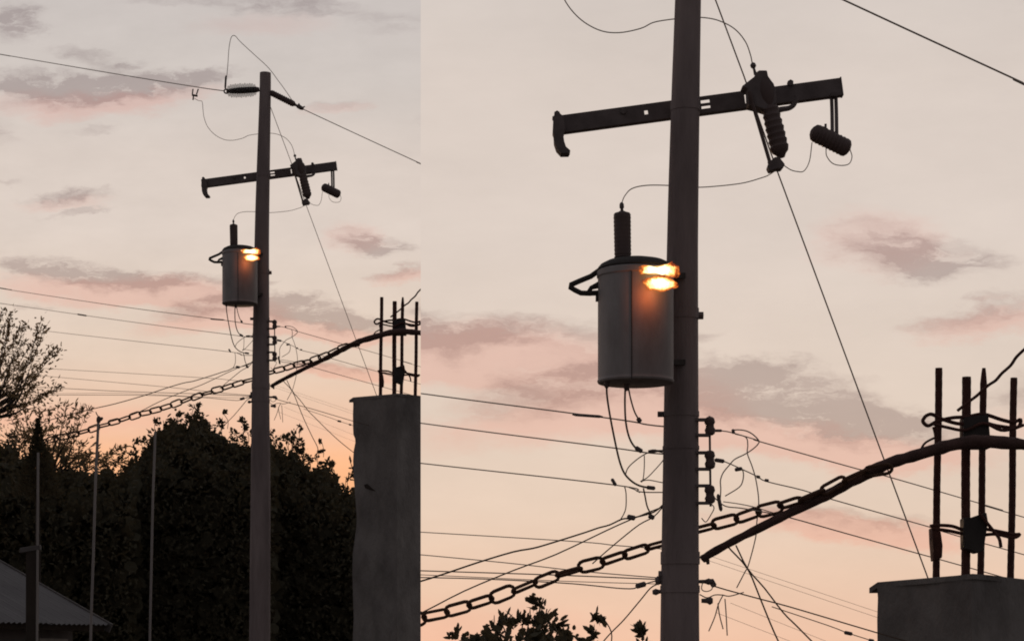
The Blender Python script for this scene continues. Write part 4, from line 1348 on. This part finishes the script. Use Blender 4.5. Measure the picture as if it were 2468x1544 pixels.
tips1 = [(8, 745, 0, 0), (28, 752, 4, 5), (24, 780, 0, 0), (48, 790, 0, 5), (100, 770, 2, 12), (108, 785, 3, 10), (92, 798, 0, 12), (60, 822, 0, 0), (75, 830, 3, 6), (92, 832, 0, 6), (135, 838, 3, 14), (142, 843, 2, 16), (118, 852, 0, 10), (80, 858, -3, 4), (98, 895, 0, 6), (86, 910, 0, 5), (148, 930, 2, 10), (132, 940, 0, 6), (112, 948, 0, 4), (60, 780, 2, 4), (40, 812, 0, 0), (20, 810, 0, 0), (10, 850, 0, 0), (45, 850, 0, 0), (30, 870, 0, 4), (62, 880, 0, 4), (85, 925, 0, 0), (70, 945, 0, 5), (100, 960, 0, 0), (50, 905, 0, 0), (20, 900, 0, 0), (5, 790, 0, 0), (15, 930, 0, 0), (40, 940, 0, 0), (-10, 800, 0, 0), (-15, 860, 0, 0), (-5, 900, 0, 0), (70, 905, 0, 0), (35, 960, 0, 0), (60, 975, 0, 0)]
feathery_tree(PL, 'feathery tree with fine narrow leaves at the left edge', 24.0, (-90, 1010), tips1, 52, 11, 3.5, 9.0,
              masses=[(18, 935, 44, 90, 50), (5, 1005, 60, 150, 36), (45, 965, 40, 50, 30), (0, 880, 30, 45, 40), (40, 890, 30, 30, 26), (75, 930, 30, 30, 20)])
tips2 = [(95, 990, 0, 0), (120, 985, 0, 4), (140, 975, 3, 3), (160, 972, 0, 3), (185, 975, 4, 3), (205, 975, 0, 4), (215, 985, 0, 4), (60, 985, 0, 0), (40, 1000, 0, 0), (20, 990, 0, 0), (170, 1000, 0, 3), (150, 1020, 0, 0), (190, 1025, 0, 5), (178, 1060, 0, 0), (200, 1068, 0, 4), (225, 1070, 0, 6), (215, 1095, 0, 3), (240, 1100, 0, 3), (262, 1105, 0, 3), (130, 1050, 0, 0), (110, 1030, 0, 0), (80, 1020, 0, 0), (160, 1080, 0, 0), (190, 1095, 0, 0), (270, 1090, 0, 4), (285, 1080, 0, 5), (300, 1075, 0, 4), (250, 1120, 0, 0), (120, 1085, 0, 0), (145, 1060, 0, 0), (90, 1050, 0, 0), (205, 1110, 0, 0), (175, 1112, 0, 0), (60, 1040, 0, 0), (170, 1040, 0, 0)]
feathery_tree(PL, 'low sparse feathery tree behind the chain, left of the first pipe post', 33.0, (110, 1150), tips2, 40, 13, 3.6, 7.0,
              masses=[(90, 1050, 30, 110, 30), (120, 1090, 40, 150, 26), (160, 1090, 40, 130, 22), (60, 1060, 40, 120, 22), (200, 1112, 36, 90, 12), (270, 1108, 30, 70, 14)])


def conical_tree():
    P, D = PL, 26.0
    t = thing('conical_tree', 'dark pointed conical treetop left of the first pipe post', 'tree', Vector((P.pt(92, 1200, D).x, D, -0.5)))
    c = Crown(P)
    n = 2400
    k = rng.random(n) ** 0.6
    y = 1004 + 190 * k
    hw = 2.5 + 64 * k ** 1.25
    ang = rng.uniform(0, 2 * math.pi, n)
    rr = np.sqrt(rng.random(n)) * hw
    x = 91 + rr * np.cos(ang)
    sc = D / FPX
    c.add(c.pts(x, y, D, rr * np.sin(ang) * sc), unit(np.stack([np.cos(ang), np.sin(ang), np.full(n, 0.6)], 1) + rng.normal(0, 0.4, (n, 3))), 11 * sc * rng.uniform(0.7, 1.3, n), 4.5 * sc * rng.uniform(0.7, 1.3, n))
    c.build('crown', M['leaf'], t)
    a = P.pt(91, 1010, D)
    MB().tube([Vector((a.x, a.y, -0.5)), a], [0.09, 0.01], 8).build('trunk', M['bark'], t, P)


conical_tree()

for o in bpy.data.objects:
    if '_o' in o:
        del o['_o']
